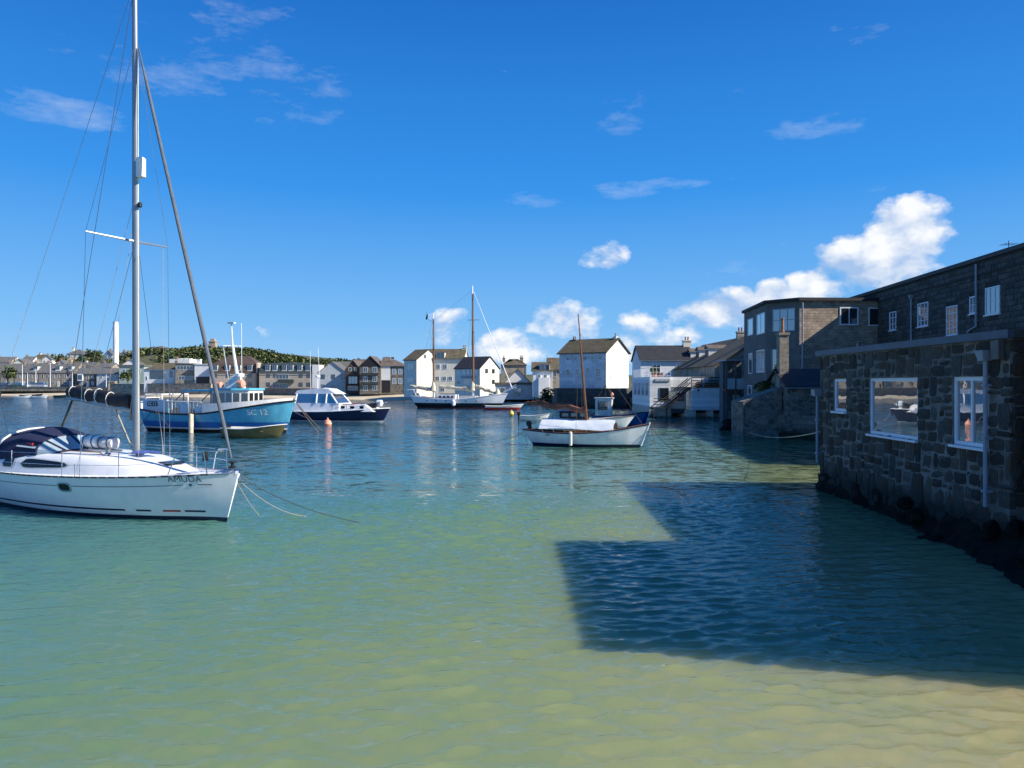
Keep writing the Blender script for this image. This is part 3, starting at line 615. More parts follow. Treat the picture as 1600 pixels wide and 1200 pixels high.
# rough footing of boulders along the wall foot
ft = thing('boulder_footing', 'black weed-covered boulder footing along the foot of the stone building', 'rocks', (0, 0, 0))
weedrock = pm('weedy_rock', (.010, .010, .008), .9, .5, 3, 1, 9, spec=.1, col2=(.02, .019, .013))
def rock(parent, c, sx, sy, sz, seed, mat=None, name='boulder'):
    rg = random.Random(seed); m = MB(); rings = []
    for i in range(5):
        ph = -math.pi/2+math.pi*(i+.5)/5; r = math.cos(ph)
        rings.append([(math.cos(a)*r*sx*rg.uniform(.78, 1.15), math.sin(a)*r*sy*rg.uniform(.78, 1.15), math.sin(ph)*sz*rg.uniform(.85, 1.1)) for a in [2*math.pi*j/8 for j in range(8)]])
    m.loft(rings); o = m.build(name, mat or weedrock, parent, c, smooth=False); o.rotation_euler = (0, 0, rg.uniform(0, 3)); return o
m = MB(); nd, nz_ = 90, 9; vs = []
for i in range(nd+1):
    d = 24.5-19.5*i/nd; t = i/nd
    for j in range(nz_+1):
        v = j/nz_; o_ = .03+(.10+5.0*t*t)*v**1.2; zz = .55+.45*t-(.95+.45*t)*v; q = mnoise.fractal(Vector((d*1.7, v*3.1*(1+t), 3.0)), 1.0, 2.0, 4)
        vs.append((10.2-.05*t-o_-.16*q*(.4+v), d, zz+.12*q))
m.add(vs, [(i*(nz_+1)+j, i*(nz_+1)+j+1, (i+1)*(nz_+1)+j+1, (i+1)*(nz_+1)+j) for i in range(nd) for j in range(nz_)])
m.build('footing', weedrock, ft)
for k in range(9):
    t = .25+.7*random.random(); d = 24.5-19.5*t; v = random.random(); rock(ft, (10.1-(.1+5.0*t*t)*v, d, .55+.45*t-(.95+.45*t)*v-.12), random.uniform(.2, .45), random.uniform(.2, .4), random.uniform(.15, .3), 300+k)
# the taller neighbour just outside the frame: its shadow lies on the water
nb_ = thing('tall_stone_house', 'tall stone house just right of the frame', 'building', (10.0, 7.2, 1.5))
bar_part(nb_, 'wall', granite2, (0, 8, 0, 6.6, -1.5, 4.9)); bar_part(nb_, 'roof', slate, (-.12, 8.1, -.1, 6.65, 4.9, 5.12))

# ------------------------------------------------------------------ long granite building behind
A2, U2, L2 = wallframe((29.72, 80), (25.3, 28.0)); rz2 = math.atan2(U2.y, U2.x)
longb = thing('granite_warehouse', 'long dark granite block building with sash windows behind the stone building', 'building', A2, rz2)
blockm = pm('granite_block', (.06, .06, .055), .9, .25, 4, .7, 18, rnd=.35, col2=(.11, .10, .075)); blockj = pm('grey_mortar', (.035, .035, .033), .95, .2, 3)
bar_part(longb, 'wall', blockj, (0, L2, 0, 9, 0, 10.45))
BV = []
for k in range(4):
    rg = random.Random(k); v = [(x*.5*(1 if y > 0 else .965)+rg.uniform(-.012, .012), y*.5, z*.5*(1 if y > 0 else .94)+rg.uniform(-.012, .012)) for z in (-1, 1) for y in (-1, 1) for x in (-1, 1)]
    m = MB(); m.add(v, [(0, 1, 5, 4), (1, 3, 7, 5), (3, 2, 6, 7), (2, 0, 4, 6), (4, 5, 7, 6)]); BV.append(m.mesh('block', blockm, False))
def d2(px): return 22.91/((px-800)/F-.085)
ws2 = []
for p0, p1, yt, yb, nx, ny in ((1435, 1451, 473, 510, 3, 4), (1480, 1497, 478, 524, 3, 4), (1516.5, 1527, 463, 490, 2, 2), (1541, 1563.5, 448, 491, 3, 2), (1391, 1401, 487, 516, 2, 3)):
    da, db = d2(p0), d2(p1); u0, u1 = (80-da)/abs(U2.y), (80-db)/abs(U2.y); dm = (da+db)/2
    ws2.append((u0, u1, Z(yb, dm), Z(yt, dm), nx, ny))
rubble(longb, L2-8, [(4.3+i*.3, 4.6+i*.3) for i in range(20)], [w[:4] for w in ws2], .022, (.42, .85), .06, 300, 9, 1, blockm, 0, BV, 'block', 24.4)
for u0, u1, z0, z1, nx, ny in ws2: window(longb, ((u0+u1)/2, -.02, z0), 0, u1-u0, z1-z0, nx, ny, wframe, gblue, .07, .06, True)
bar_part(longb, 'parapet_coping', pm('coping', (.07, .07, .07), .8, .2, 2), (-.1, L2, -.14, .5, 10.45, 10.68))
bar_part(longb, 'string_course', blockj, (24.5, L2, -.09, .0, 9.62, 9.74))
for px, z0, z1 in ((1427, 4.6, 9.3), (1529, 6.75, 10.3)):
    downpipe(longb, (80-d2(px))/abs(U2.y), z0, z1, px < 1500, y=-.15, r=.06)
q = (80-d2(1529))/abs(U2.y); MB().tube([(q, -.15, 6.76), (q-.9, -.15, 6.55), (q-1.0, -.15, 6.2)], .06, 8).build('pipe_elbow', pipem, longb)
an = MB().tube([(0, 0, 0), (0, 0, 1.0)], .02, 5)
for k in range(5): an.tube([(-.35, -.3+k*.15, .8), (.35, -.3+k*.15, .8)], .012, 4)
an.build('aerial', black, longb, ((80-d2(1546))/abs(U2.y), 1.0, 10.4))

# ------------------------------------------------------------------ faceted block building with the lit wall
splitf = pm('split_face_block', (.40, .31, .225), .95, .25, 2.5, 1, 9, brick=(.42, .2, .06, .7)); tanblock = splitf
bay = thing('block_house', 'three-storey tan block building with angled window bay at the water', 'building', (0, 0, 0))
fp = [(20.5, 65), (19.8, 57.3), (21.6, 55.3), (27.6, 55.55), (27.6, 65.3)]
def extr(fp, z0, z1, grow=0):
    c = Vector((sum(p[0] for p in fp)/len(fp), sum(p[1] for p in fp)/len(fp))); m = MB()
    pts = [Vector(p)+((Vector(p)-c).normalized()*grow) for p in fp]; return m.prism([(p.x, p.y, 0) for p in pts], (0, 0, z0), (0, 0, z1))
w_ = extr(fp, -.5, 9.75).build('wall', [splitf, pm('dark_grey_render', (.14, .135, .125), .9, .2, 1.2, .5, 12, streak=.3)], bay, smooth=False)
for k in (2, 3): w_.data.polygons[k].material_index = 1
extr(fp, 9.752, 9.98, .3).build('roof', pm('felt_roof', (.03, .028, .028), .8, .2, 1), bay, smooth=False)
def facewin(parent, A, B, px0, px1, yt, yb, nx, ny, fm=None, gm=None, **k):
    """window on the wall plane A-B seen between two picture columns; heights read at that depth"""
    A = Vector(A); B = Vector(B); dv = B-A
    def hit(px):
        q = (px-800)/F; t = (q*A.y-A.x)/(dv.x-q*dv.y); return A+dv*t
    a, b = hit(px0), hit(px1); c = (a+b)/2; w = (b-a).length; rz = math.atan2(dv.y, dv.x)
    return window(parent, (c.x, c.y, Z(yb, c.y)), rz, w, Z(yt, c.y)-Z(yb, c.y), nx, ny, fm, gm, **k)
fa, fb, fc, fd = fp[:4]
for a in ((1169, 1177, 498, 524, 1, 1), (1183, 1195.5, 490, 522, 2, 1), (1182.5, 1195, 547, 582, 2, 1), (1169, 1175, 602, 630, 1, 2), (1170, 1176, 552, 584, 1, 1)): facewin(bay, fa, fb, *a, fm=wframe, gm=gblue)
for a in ((1207, 1243, 482, 518, 3, 2), (1206, 1228, 545, 579, 2, 1)): facewin(bay, fb, fc, *a, fm=pipem, gm=gblue)
facewin(bay, fc, fd, 1312, 1341, 480, 508, 2, 1, bar=.09); facewin(bay, fc, fd, 1357, 1381, 481, 509, 1, 1)
MB().tube([(21.75, 55.1, 2.2), (21.75, 55.1, 9.6)], .07, 8).build('downpipe', pipem, bay)
MB().tube([(25.95, 55.3, 5.2), (25.95, 55.3, 6.6)], .05, 6).build('downpipe', offwhite, bay)
MB().box(-.45, .45, -.05, .02, 0, 2.0).build('door', darkwood, bay, (19.93, 58.9, 1.0), math.atan2(fb[1]-fa[1], fb[0]-fa[0]), smooth=False)
# shed with the stone chimney
sh = House('chimney_shed', 'low stone shed with black roof and tall stone chimney below the block building', 1231, 47, 3.3, 4.0, 1.0, Z(604, 47), Z(579, 48.5), 0, wall=granite2, rmat=blackslate, cat='shed')
sh.win('F', .62, 607, 617.5, 1.15, 2, 1, d=47)
m = MB(); m.box(-.3, .3, -.3, .3, -1.5, 2.7); m.box(-.36, .36, -.36, .36, 2.7, 2.88); m.build('chimney', pm('chimney_stone', (.30, .26, .20), .9, .25, 3, .7, 10, brick=(.3, .12, .02, .7)), sh.roof, (.25, 1.6, Z(588, 48.5)-1.0), smooth=False)
MB().lathe([(.12, 0), (.14, .1), (.1, .12), (.09, .85), (.12, .87), (.12, .95)], 10).build('chimney_pot', potmat, sh.roof, (.25, 1.6, Z(588, 48.5)-1.0+2.88))
MB().prism([(-2.6, .8, -1.2), (-.06, .8, -1.2), (-.06, .8, 2.3), (-1.0, .8, 1.9), (-2.6, .8, 1.35)], (0, 0, 0), (0, 2.6, 0)).build('lean_to_wall', granite2, sh.r, smooth=False)
pl = thing('wall_plant', 'leafy grey-green pot plant on the wall beside the stone chimney', 'plant', (X(1220, 49), 49, Z(590, 49)))
MB().lathe([(.2, -.3), (.28, .1), (.3, .12)], 10).build('pot', black, pl)
rg = random.Random(8); m = MB(); leafcloud(m, (0, 0, .5), .5, .4, .5, 90, .16, rg); m.build('leaves', [leaf1, leaf3, leaf2], pl, smooth=False)
pl = thing('wall_shrub', 'dark shrub trailing over the stone wall left of the shed chimney', 'plant', (X(1199, 50), 50, Z(611, 50)))
rg = random.Random(9); m = MB(); leafcloud(m, (0, 0, .25), .95, .5, .42, 240, .14, rg); m.build('leaves', [leaf2, leaf1, leaf2], pl, smooth=False)
MB().tube([(0, 0, -.4), (.1, 0, .2)], .05, 6).build('stem', greywood, pl)
# rocks and the slab below these walls
rk = thing('shore_rocks', 'black weedy rocks at the foot of the block building', 'rocks', (0, 0, 0))
for k in range(26):
    px = random.uniform(1128, 1225); d = random.uniform(53, 58) if px > 1165 else random.uniform(56, 64); rock(rk, (X(px, d), d, random.uniform(-.1, .25)), random.uniform(.4, .9), random.uniform(.4, .8), random.uniform(.3, .6), 100+k)
rk2 = thing('landing_slab', 'pale flat concrete landing slab on the dark rocks', 'slab', (X(1183, 51), 51, 0))
MB().hexa([(-.95, -.5, -.3), (1.0, -.4, -.3), (1.0, .8, -.3), (-.9, .7, -.3), (-.9, -.45, .42), (.95, -.35, .34), (.95, .75, .4), (-.85, .65, .45)]).build('slab', pm('wet_concrete', (.16, .16, .15), .8, .25, 2, .5, 10), rk2, smooth=False)
# ------------------------------------------------------------------ white boathouse with terrace and stairs
bh = thing('white_boathouse', 'white waterside boathouse on stone piers with terrace and dark outside stairs', 'boathouse', (14.4, 77, 0))
wplank = pm('white_boards', (.76, .77, .75), .6, .08, 2, streak=.3, brick=(30, .3, .01, .75))
conc = pm('cream_concrete', (.50, .46, .36), .85, .2, 1.5, .5, 8, tide=.15)
def bb(n, mat, *b, **k): return bar_part(bh, n, mat, *b, **k)
bb('wall', wplank, (0, 2.2, 0, 11, 1.1, 4.25)); bb('upper_wall', wplank, (2.21, 6.3, .6, 11, 3.2, 4.25))
bb('recess_wall', brender, (2.21, 4.0, .8, 11, .9, 3.19)); bb('lower_block', wplank, (3.95, 8.0, -2, .58, .85, 3.1))  # recess wall's blue-grey is the shade there, put into its colour
bb('terrace_floor', greywood, (3.9, 8.05, -2.05, .58, 3.101, 3.2)); bb('base', conc, (0, 2.2, .1, 11, -.6, 1.09))
for x0, x1 in ((3.4, 4.35), (5.55, 6.15), (7.5, 8.1)): bb('pier', conc, (x0, x1, -1.9, -1.0, -.6, .84))
bb('pier_beam', conc, (3.4, 8.1, -.98, 5, -.6, .3))
for i in range(4): window(bh, (0, 1.5+i*2.4, 2.2), -math.pi/2, 1.7, 1.5, 2, 2, wframe, gblue)
window(bh, (1.5, 0, 1.75), 0, 1.0, 1.35, 1, 1, dframe, gwin); window(bh, (3.4, .8, 1.7), 0, .75, .9, 1, 1, dframe, gwin)
bb('sign_board', pm('grey_sign', (.16, .19, .20), .6, .1, 3), (.5, 2.05, -.06, -.002, 3.72, 4.02), label='grey name board under the terrace')
bb('sign_lettering_band', white, (.6, 1.1, -.066, -.061, 3.88, 3.95), (1.15, 1.5, -.066, -.061, 3.88, 3.95), (1.55, 1.95, -.066, -.061, 3.88, 3.95))
for x in (4.6, 7.6): MB().lathe([(.11, 0), (.11, .05), (.06, .06)], 10, axis='y').build('round_vent', black, bh, (x, -2.06, 2.85))
bb('vent_plate', potmat, (7.2, 7.6, -2.03, -1.998, 1.35, 1.5))
def railing(parent, a, b, h, step, mat, r=.025, mid=1):
    a = Vector(a); b = Vector(b); n = max(1, int((b-a).length/step)); up = Vector((0, 0, h))
    o = MB().tube([a+up, b+up], r*1.4, 6).tube([a+up*.12, b+up*.12], r, 5)
    for k in range(mid): o.tube([a+up*(k+1)/(mid+1), b+up*(k+1)/(mid+1)], r, 5)
    o = o.build('railing', mat, parent)
    me = MB().tube([(0, 0, 0), (0, 0, h)], r, 6).mesh('baluster', mat)
    for i in range(n+1): link('baluster', me, o, a+(b-a)*i/n)
railing(bh, (0, .1, 4.25), (0, 10, 4.25), .95, .7, wframe, .02); railing(bh, (0, .05, 4.25), (2.2, .05, 4.25), .95, .35, wframe, .02)
railing(bh, (3.9, -2, 3.2), (8.05, -2, 3.2), .95, 1.0, darkwood, .045, 2)
st = bb('staircase', darkwood, (.1, 1.5, -1.6, -.4, 1.0, 1.1), (0.1, .2, -1.6, -1.5, -.5, 1.0), (1.4, 1.5, -1.6, -1.5, -.5, 1.0), (.1, .2, -.5, -.4, -.5, 1.0))
for k in range(11): t = k/10; MB().box(-.15, .15, -1.55, -.45, 0, .05).build('stair_tread', darkwood, st, (1.45+t*2.35, 0, 1.15+t*1.95), smooth=False)
for y in (-1.6, -.42):
    for dz, r in ((-.05, .09), (.5, .05), (.95, .06)): MB().tube([(1.4, y, 1.05+dz), (3.9, y, 3.15+dz)], r, 6).build('stair_rail', darkwood, st)
for z in (1.4, 1.7, 2.0): MB().tube([(.1, -1.58, z), (1.45, -1.58, z)], .05, 6).build('landing_rail', darkwood, st)
pots = [(4.7, 'pink'), (5.6, 'orange'), (6.5, 'red'), (7.3, 'green')]
flm = {'pink': pm('pink_petals', (.5, .12, .18), .7, .2, 6), 'orange': pm('orange_petals', (.55, .2, .06), .7, .2, 6), 'red': pm('red_petals', (.45, .03, .04), .7, .2, 6), 'green': leaf1}
def planter(x, y, z, c, label):
    p = thing('flower_planter', label, 'planter', (14.4+x, 77+y, z)); MB().hexa([(-.3, -.14, 0), (.3, -.14, 0), (.3, .14, 0), (-.3, .14, 0), (-.36, -.18, .25), (.36, -.18, .25), (.36, .18, .25), (-.36, .18, .25)]).build('trough', potmat, p, smooth=False)
    m = MB(); leafcloud(m, (0, 0, .35), .38, .2, .2, 60, .08, random.Random(int(x*10))); m.build('flowers', [leaf1, flm[c], leaf2], p, smooth=False)
for x, c in pots: planter(x, -1.7, 3.2, c, c+(' leafy' if c == 'green' else ' flowering')+' planter on the lower boathouse terrace')
planter(1.2, .5, 4.25, 'red', 'red flowering planter on the upper boathouse terrace')
sp = thing('terrace_shrub', 'rounded green shrub in a tub on the upper boathouse terrace', 'plant', (X(1022, 78.5), 78.5, 4.25))
MB().lathe([(.22, 0), (.3, .35), (.32, .36)], 10).build('tub', potmat, sp); m = MB(); leafcloud(m, (0, 0, .75), .5, .5, .42, 150, .13, random.Random(2)); m.build('leaves', [leaf1, leaf2, leaf1], sp, smooth=False)
h = House('dormer_cottage', 'stone gabled cottage with long dark roof and four dormers above the boathouse', 1117, 80, 13, 30, 1.5, Z(571, 80), 9.2, 0, ridge='y', wall=granite, rmat=mossroof)
h.win('F', .13, 575, 591, 1.2, 2, 2)
for k in range(4):
    y = 12+k*4.6; k2 = .3+.0*k; xs = 2.6
    m = MB(); z = 6.3-1.5+.35; m.box(xs-.3, xs+2.4, y-.85, y+.85, z-.3, z+1.25); m.mi = 1; m.prism([(xs-.45, y-1, z+1.25), (xs-.45, y, z+1.75), (xs-.45, y+1, z+1.25)], (0, 0, 0), (3.4, 0, 0))
    o = m.build('dormer', [offwhite, tileroof], h.r, smooth=False); bp = MB()
    for q in (-.4, .4): bp.box(xs-.34, xs-.29, y+q-.33, y+q+.33, z+.1, z+1.1)
    bp.build('pane', gblue, o, smooth=False)
h.chimney(6.5, 12, 1.0); h.chimney(6.5, 2, 1.2, 1.0, .7, 3)
h = House('white_cottage', 'white-walled cottage with black roof behind the boathouse terrace', 1001, 100, 7.2, 7, 1.5, Z(562, 100), Z(541, 103), 0, wall=wrender, rmat=blackslate); h.chimney(7.1, 3.5, 1.0, 1.1, .8, 2, cream)
h.win('F', .75, 570, 584, 1.1); h.win('F', .3, 570, 584, 1.1)
bl = thing('balcony_house', 'dark narrow house with timber balconies between boathouse and block building', 'house', (X(1134, 66.5), 66.5, 1.0))
bar_part(bl, 'wall', pm('dark_render', (.085, .10, .115), .8, .2, 1.5), (0.1, 1.8, 1.2, 2.4, -1.5, 4.6)); bar_part(bl, 'roof', pipem, (-.05, 1.85, -.1, 2.5, 4.6, 4.72)); bar_part(bl, 'balcony_floor', greywood, (0, 1.8, 0, 1.2, 1.9, 2.02))
for x in (0.02, .85, 1.68): bar_part(bl, 'post', greywood, (x, x+.12, 0, .12, -1.5, 4.6))
for x in (.15, .98): bar_part(bl, 'balcony_panel', brender, (x, x+.69, .03, .07, 2.05, 3.0)); bar_part(bl, 'window', gblue, (x+.1, x+.6, 1.16, 1.198, 2.3, 4.1))
bar_part(bl, 'door', brender, (1.0, 1.6, 1.14, 1.198, -.6, 1.5))
railing(bl, (.1, .05, -1.0), (1.75, .05, -1.0), .95, .22, pipem, .025)

# ------------------------------------------------------------------ custom-house with the white gable, sheds, cottages
ch = House('white_gable_house', 'tall slab-clad house with mossy roof and bright white gable above the sea wall', 947, 112, 8.6, 7.0, 2.9, Z(549.5, 112), Z(527.5, 112), -38, 'R', wall=pm('white_slab_cladding', (.70, .72, .72), .7, .1, .7, .3, 10, brick=(1.2, .55, .006, .85), streak=.25), rmat=mossroof, over=.3)
ch.wins('F', (.18, .36, .55, .72, .88), 556, 562, .7, 1, 1); ch.wins('F', (.2, .4), 576, 586, .8, 2, 2); ch.win('F', .62, 574, 582, .7, 2, 2); ch.win('F', .84, 575, 589, .9, 2, 3)
ch.chimney(8.2, 3.5, .5, .5, .5, 1, wrender); ch.chimney(.6, 3.5, .3, .8, .5, 2)
sw = thing('sea_wall', 'dark shaded sea wall under the white gable house', 'wall', (0, 0, 0))
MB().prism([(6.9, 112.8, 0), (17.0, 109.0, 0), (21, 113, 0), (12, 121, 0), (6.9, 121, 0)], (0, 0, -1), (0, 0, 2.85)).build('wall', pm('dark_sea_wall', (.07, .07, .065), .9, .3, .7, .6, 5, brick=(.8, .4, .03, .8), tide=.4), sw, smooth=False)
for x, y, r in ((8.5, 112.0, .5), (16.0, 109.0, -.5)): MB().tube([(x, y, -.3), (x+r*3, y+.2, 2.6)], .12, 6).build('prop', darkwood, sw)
gs = House('grey_shed', 'long low blue-grey shed with flat roof behind the sailing ketch', 767, 147, 8.6, 9, .9, Z(601, 147), Z(597.5, 147), 0, roof='flat', wall=brender, rmat=tileroof, cat='shed')
for u in (.3, .62): gs.win('F', u, 606, 618, 1.4, 2, 1, fm=brender, gm=gblue)
gs.door(.85, 1.6, 2.2, brender)
gs2 = House('white_boat_shed', 'white gabled boat shed at the end of the blue-grey shed', 836, 146, 2.6, 9, .9, Z(602, 146), Z(596, 146), 0, ridge='y', wall=wrender, rmat=tileroof, cat='shed'); gs2.door(.5, 1.4, 2, brender)
h = House('gable_cottage', 'white cottage gable with black roof behind the blue-grey shed', 788, 156, 5.6, 9, 1.5, Z(598, 156), Z(577.5, 156), 0, ridge='y', wall=wrender, rmat=blackslate); h.win('F', .38, 598, 605, .7, 1, 1); h.win('F', .68, 596, 602, .6, 1, 1)
h = House('stone_hall', 'stone building with brown roof rising behind the white cottage gable', 783, 175, 6.0, 8, 1.5, Z(570, 175), Z(560, 175), 0, wall=granite, rmat=mossroof, roof='hip'); h.chimney(4.9, 4, .5, .8, .6, 2); h.chimney(.6, 4, .4, .6, .6, 1)
h = House('dormer_house', 'small white house with box dormer and brown roof left of the white gable house', 833, 140, 3.7, 6, 1.5, Z(579, 140), Z(566, 140), 0, wall=wrender, rmat=mossroof)
h.dormer(.6, Z(579, 140), 1.9, 1.2, -.1); h.wins('F', (.3, .62), 585, 594, .7, 2, 1); h.chimney(3.5, 3, .4, .5, .5, 1)
bar_part(h.r, 'porch', wrender, (1.0, 3.0, -1.4, -.02, -.5, Z(590, 140)-1.5)); h2 = House('brown_roof_cottage', 'stone cottage with steep brown roof tucked against the white gable house', 857, 150, 4.4, 7, 1.5, Z(577, 150), Z(559, 150), 0, wall=granite, rmat=mossroof); h2.wins('F', (.3, .7), 581, 589, .8)
bsh = thing('quay_bush', 'dark bush at the corner of the sea wall', 'bush', (X(856, 125), 125, .3)); m = MB(); leafcloud(m, (0, 0, 1.3), 1.5, 1, 1.3, 420, .22, random.Random(4)); m.build('leaves', [leaf2, leaf2, leaf1], bsh, smooth=False); MB().tube([(0, 0, -.6), (0, 0, 1.2)], .1, 6).build('stem', greywood, bsh)

# ------------------------------------------------------------------ cream buildings behind the ketch
k1 = House('cream_gable_house', 'tall cream house with sunlit narrow gable left of the ketch mizzen mast', 651, 152, 3.6, 7.2, 1.3, Z(562, 152), Z(545.5, 152), -36, 'R', ridge='x', wall=cream, rmat=mossroof)
k1.win('F', .5, 568, 577, 1.8, 2, 1, gm=gblue); k1.win('F', .5, 590, 597, 1.8, 2, 1, gm=gblue); k1.win('R', .35, 553, 560, .8, 2, 1)
k1b = House('cream_range', 'cream three-storey range with mossy roof and chimney behind the ketch', 664, 156, 8.2, 8, 1.3, Z(560, 156), Z(545, 156), -4, wall=cream, rmat=mossroof)
k1b.chimney(7.9, 4, .6, 1.0, .7, 2, cream); k1b.wins('F', (.12, .34, .52), 569, 577, .9, 2, 1); k1b.wins('F', (.12, .32, .5, .66), 588, 595, .9, 2, 1); k1b.wins('F', (.2, .45), 603, 612, 1.0, 2, 1); k1b.dormer(.4, Z(562, 156), 1.9, 1.5, -.1, mat=cream)
k2 = House('cream_black_roof_house', 'cream house with black roof and sunlit gable right of the ketch mainmast', 750, 143, 6.4, 6.2, 1.3, Z(575, 143), Z(557, 143), -36, 'R', wall=cream, rmat=blackslate)
k2.wins('F', (.14, .36, .52, .68, .86), 577, 585, .75, 2, 1, gm=gblue); k2.win('F', .55, 591, 601, 2.6, 4, 1, gm=gblue); k2.win('F', .16, 594, 601, 1.0, 1, 1)
k2.wins('R', (.33, .68), 576, 583, .9, 2, 1, fm=dframe); k2.win('R', .68, 593, 600, .9, 2, 1, fm=dframe); k2.win('R', .33, 606, 611, .8, 2, 1)
bar_part(k2.r, 'balcony', pipem, (2.2, 5.2, -.8, -.06, Z(590.5, 143)-1.3, Z(588, 143)-1.3))
# ------------------------------------------------------------------ dark houses on the beach
h = House('dark_stone_flats', 'dark stone three-storey flats with black gable and tile roof on the beach', 562, 172, 4.9, 9, 1.6, Z(572, 172), Z(556.5, 172), 0, ridge='y', wall=granite2, rmat=tileroof, cat='flats')
bar_part(h.r, 'gable_cladding', blackclad, (.05, 4.85, -.06, -.002, Z(573, 172)-1.6, Z(570.5, 172)-1.6)); MB().prism([(.1, -.06, Z(570.4, 172)-1.6), (4.8, -.06, Z(570.4, 172)-1.6), (2.45, -.06, Z(558, 172)-1.6)], (0, 0, 0), (0, .055, 0)).build('gable_boarding', blackclad, h.r, smooth=False)
h.win('F', .5, 560.5, 566, .8, 2, 1)
for yt in (573.5, 588, 602): h.wins('F', (.27, .72), yt, yt+8.5, 1.05, 2, 1)
bar_part(h.r, 'balcony', greenclad, (.6, 4.4, -.5, -.065, Z(585.5, 172)-1.6, Z(582.5, 172)-1.6)); bar_part(h.r, 'balcony', greenclad, (.6, 4.4, -.5, -.065, Z(600, 172)-1.6, Z(597, 172)-1.6))
h2 = House('tile_roof_flats', 'stone flats wing with broad tile roof and white panel beside the dark gable', 594.5, 173, 5.8, 9, 1.6, Z(572, 173), Z(556.5, 173), 0, wall=granite2, rmat=tileroof, roof='hip', hipl=False, cat='flats')
bar_part(h2.r, 'white_panel', wrender, (.1, 2.3, -.08, -.002, Z(594, 173)-1.6, Z(572.5, 173)-1.6)); bar_part(h2.r, 'garage_opening', blackclad, (.2, 2.3, -.05, -.002, Z(613, 173)-1.6, Z(595, 173)-1.6))
for yt in (576, 591): h2.wins('F', (.55, .8), yt, yt+9, .9, 2, 1, gm=gblue)
window(h2.r, (2.6, 1.6, Z(562, 175)-1.6), 0, .9, .7, 1, 1)
h = House('brown_gable_house', 'brown shingled gable house with tall glass front between grey and dark houses', 540, 176, 3.5, 9, 1.6, Z(577, 176), Z(563, 176), 0, ridge='y', wall=brownclad, rmat=tileroof)
h.wins('F', (.3, .68), 574, 580, .7, 1, 1, fm=offwhite); h.win('F', .5, 588, 600, 2.2, 3, 1, fm=dframe, gm=gblue); h.win('F', .5, 603, 610, 2.4, 4, 1, fm=wframe)
bar_part(h.r, 'balcony', darkwood, (.1, 3.4, -.7, -.06, Z(602, 176)-1.6, Z(600.8, 176)-1.6))
h = House('grey_gable_house', 'pale grey gabled house with slate roof at the beach end of the mansard terrace', 497, 182, 6.8, 8, 1.6, Z(582, 182), Z(565.5, 182), 0, ridge='y', wall=grender, rmat=slate)
h.wins('F', (.18, .55, .9), 585, 592, .95, 2, 1, fm=dframe); h.wins('F', (.18, .55, .9), 600, 608, 1.1, 2, 1)
House('slate_roof_wing', 'slate-roofed rear wing behind the pale grey gabled house', 513, 190, 6.6, 8, 1.6, Z(581, 190), Z(565, 190), 0, wall=grender, rmat=slate)
h = House('red_gable_roof_house', 'small house with reddish roof edge behind the brown gable house', 553, 190, 5, 7, 1.6, Z(577, 190), Z(561.5, 190), 0, wall=tanr, rmat=tileroof)
# ------------------------------------------------------------------ mansard terraces, stone and white houses
def mans(label, px0, px1, d, wall, rm, ws, ds, top, name='mansard_terrace'):
    W = (px1-px0)*d/F; h = House(name, label, px0, d, W, 9, 1.8, Z(583, d), Z(top, d), 0, roof='mansard', brk=Z(568.5, d), wall=wall, rmat=rm, cat='terrace')
    for p in ds: h.dormer((p-px0)/(px1-px0), Z(579, d), 1.35, 1.55, .1)
    for p in ws:
        u = (p-px0)/(px1-px0); h.win('F', u, 584.5, 590, 1.05, 2, 1, fm=dframe if len(ws) < 6 else None); h.win('F', u, 597.5, 604, 1.05, 2, 1, fm=dframe)
    return h
mA = mans('tan terrace with brown mansard roof and grey hipped top left of the green-roofed terrace', 328, 401, 206, tanr, brownclad, (336, 356, 373, 390), (336, 355, 372, 390), 555)
mB = mans('long tan terrace with dark green mansard roof and white dormers', 405, 489, 204, tanr, greenclad, (419, 430, 470, 482), (418, 429, 444, 454, 468, 481), 566)
mB.win('F', .43, 584.5, 592, 3.6, 4, 1); bar_part(mB.r, 'balcony', greenclad, (5.4, 9.7, -.9, -.08, Z(598, 204)-1.8, Z(593, 204)-1.8)); mB.win('F', .43, 599, 606, 3.4, 4, 1)
bar_part(mA.r, 'parapet', tanr, (13.0, 13.35, -.15, 3, Z(583, 206)-1.8, Z(566.5, 206)-1.8)); bar_part(mB.r, 'end_wall', wrender, (14.72, 16.6, -.12, 5, 0, Z(570, 204)-1.8))
h = House('white_garage_house', 'white flat-roofed block with brown garage beside the brown mansard terrace', 304, 208, 4.35, 8, 1.8, Z(569.5, 208), Z(568.5, 208), 0, roof='flat', wall=wrender, rmat=offwhite); h.chimney(.65, 1.5, 1.0, 1.1, 1, 0, wrender, Z(570, 208)-1.8)
bar_part(h.r, 'garage_door', pm('brown_garage', (.06, .045, .04), .6, .15, 2), (.5, 4.2, -.06, -.002, 0, Z(588.5, 208)-1.8))
h = House('stone_banded_house', 'modern stone house with two long window bands beside the white garage block', 274, 209, 5.4, 8, 1.6, Z(569, 209), Z(567.5, 209), 0, roof='flat', wall=granite, rmat=slate)
h.win('F', .5, 571.5, 577.5, 4.6, 5, 1); h.win('F', .55, 587.5, 593.5, 4.2, 5, 1)
h = House('brown_roof_house', 'white house with brown roof and dark glazed front on the beach wall', 225, 211, 9, 8, 1.6, Z(577, 211), Z(566.5, 211), 0, wall=wrender, rmat=mossroof, roof='hip', hipr=False)
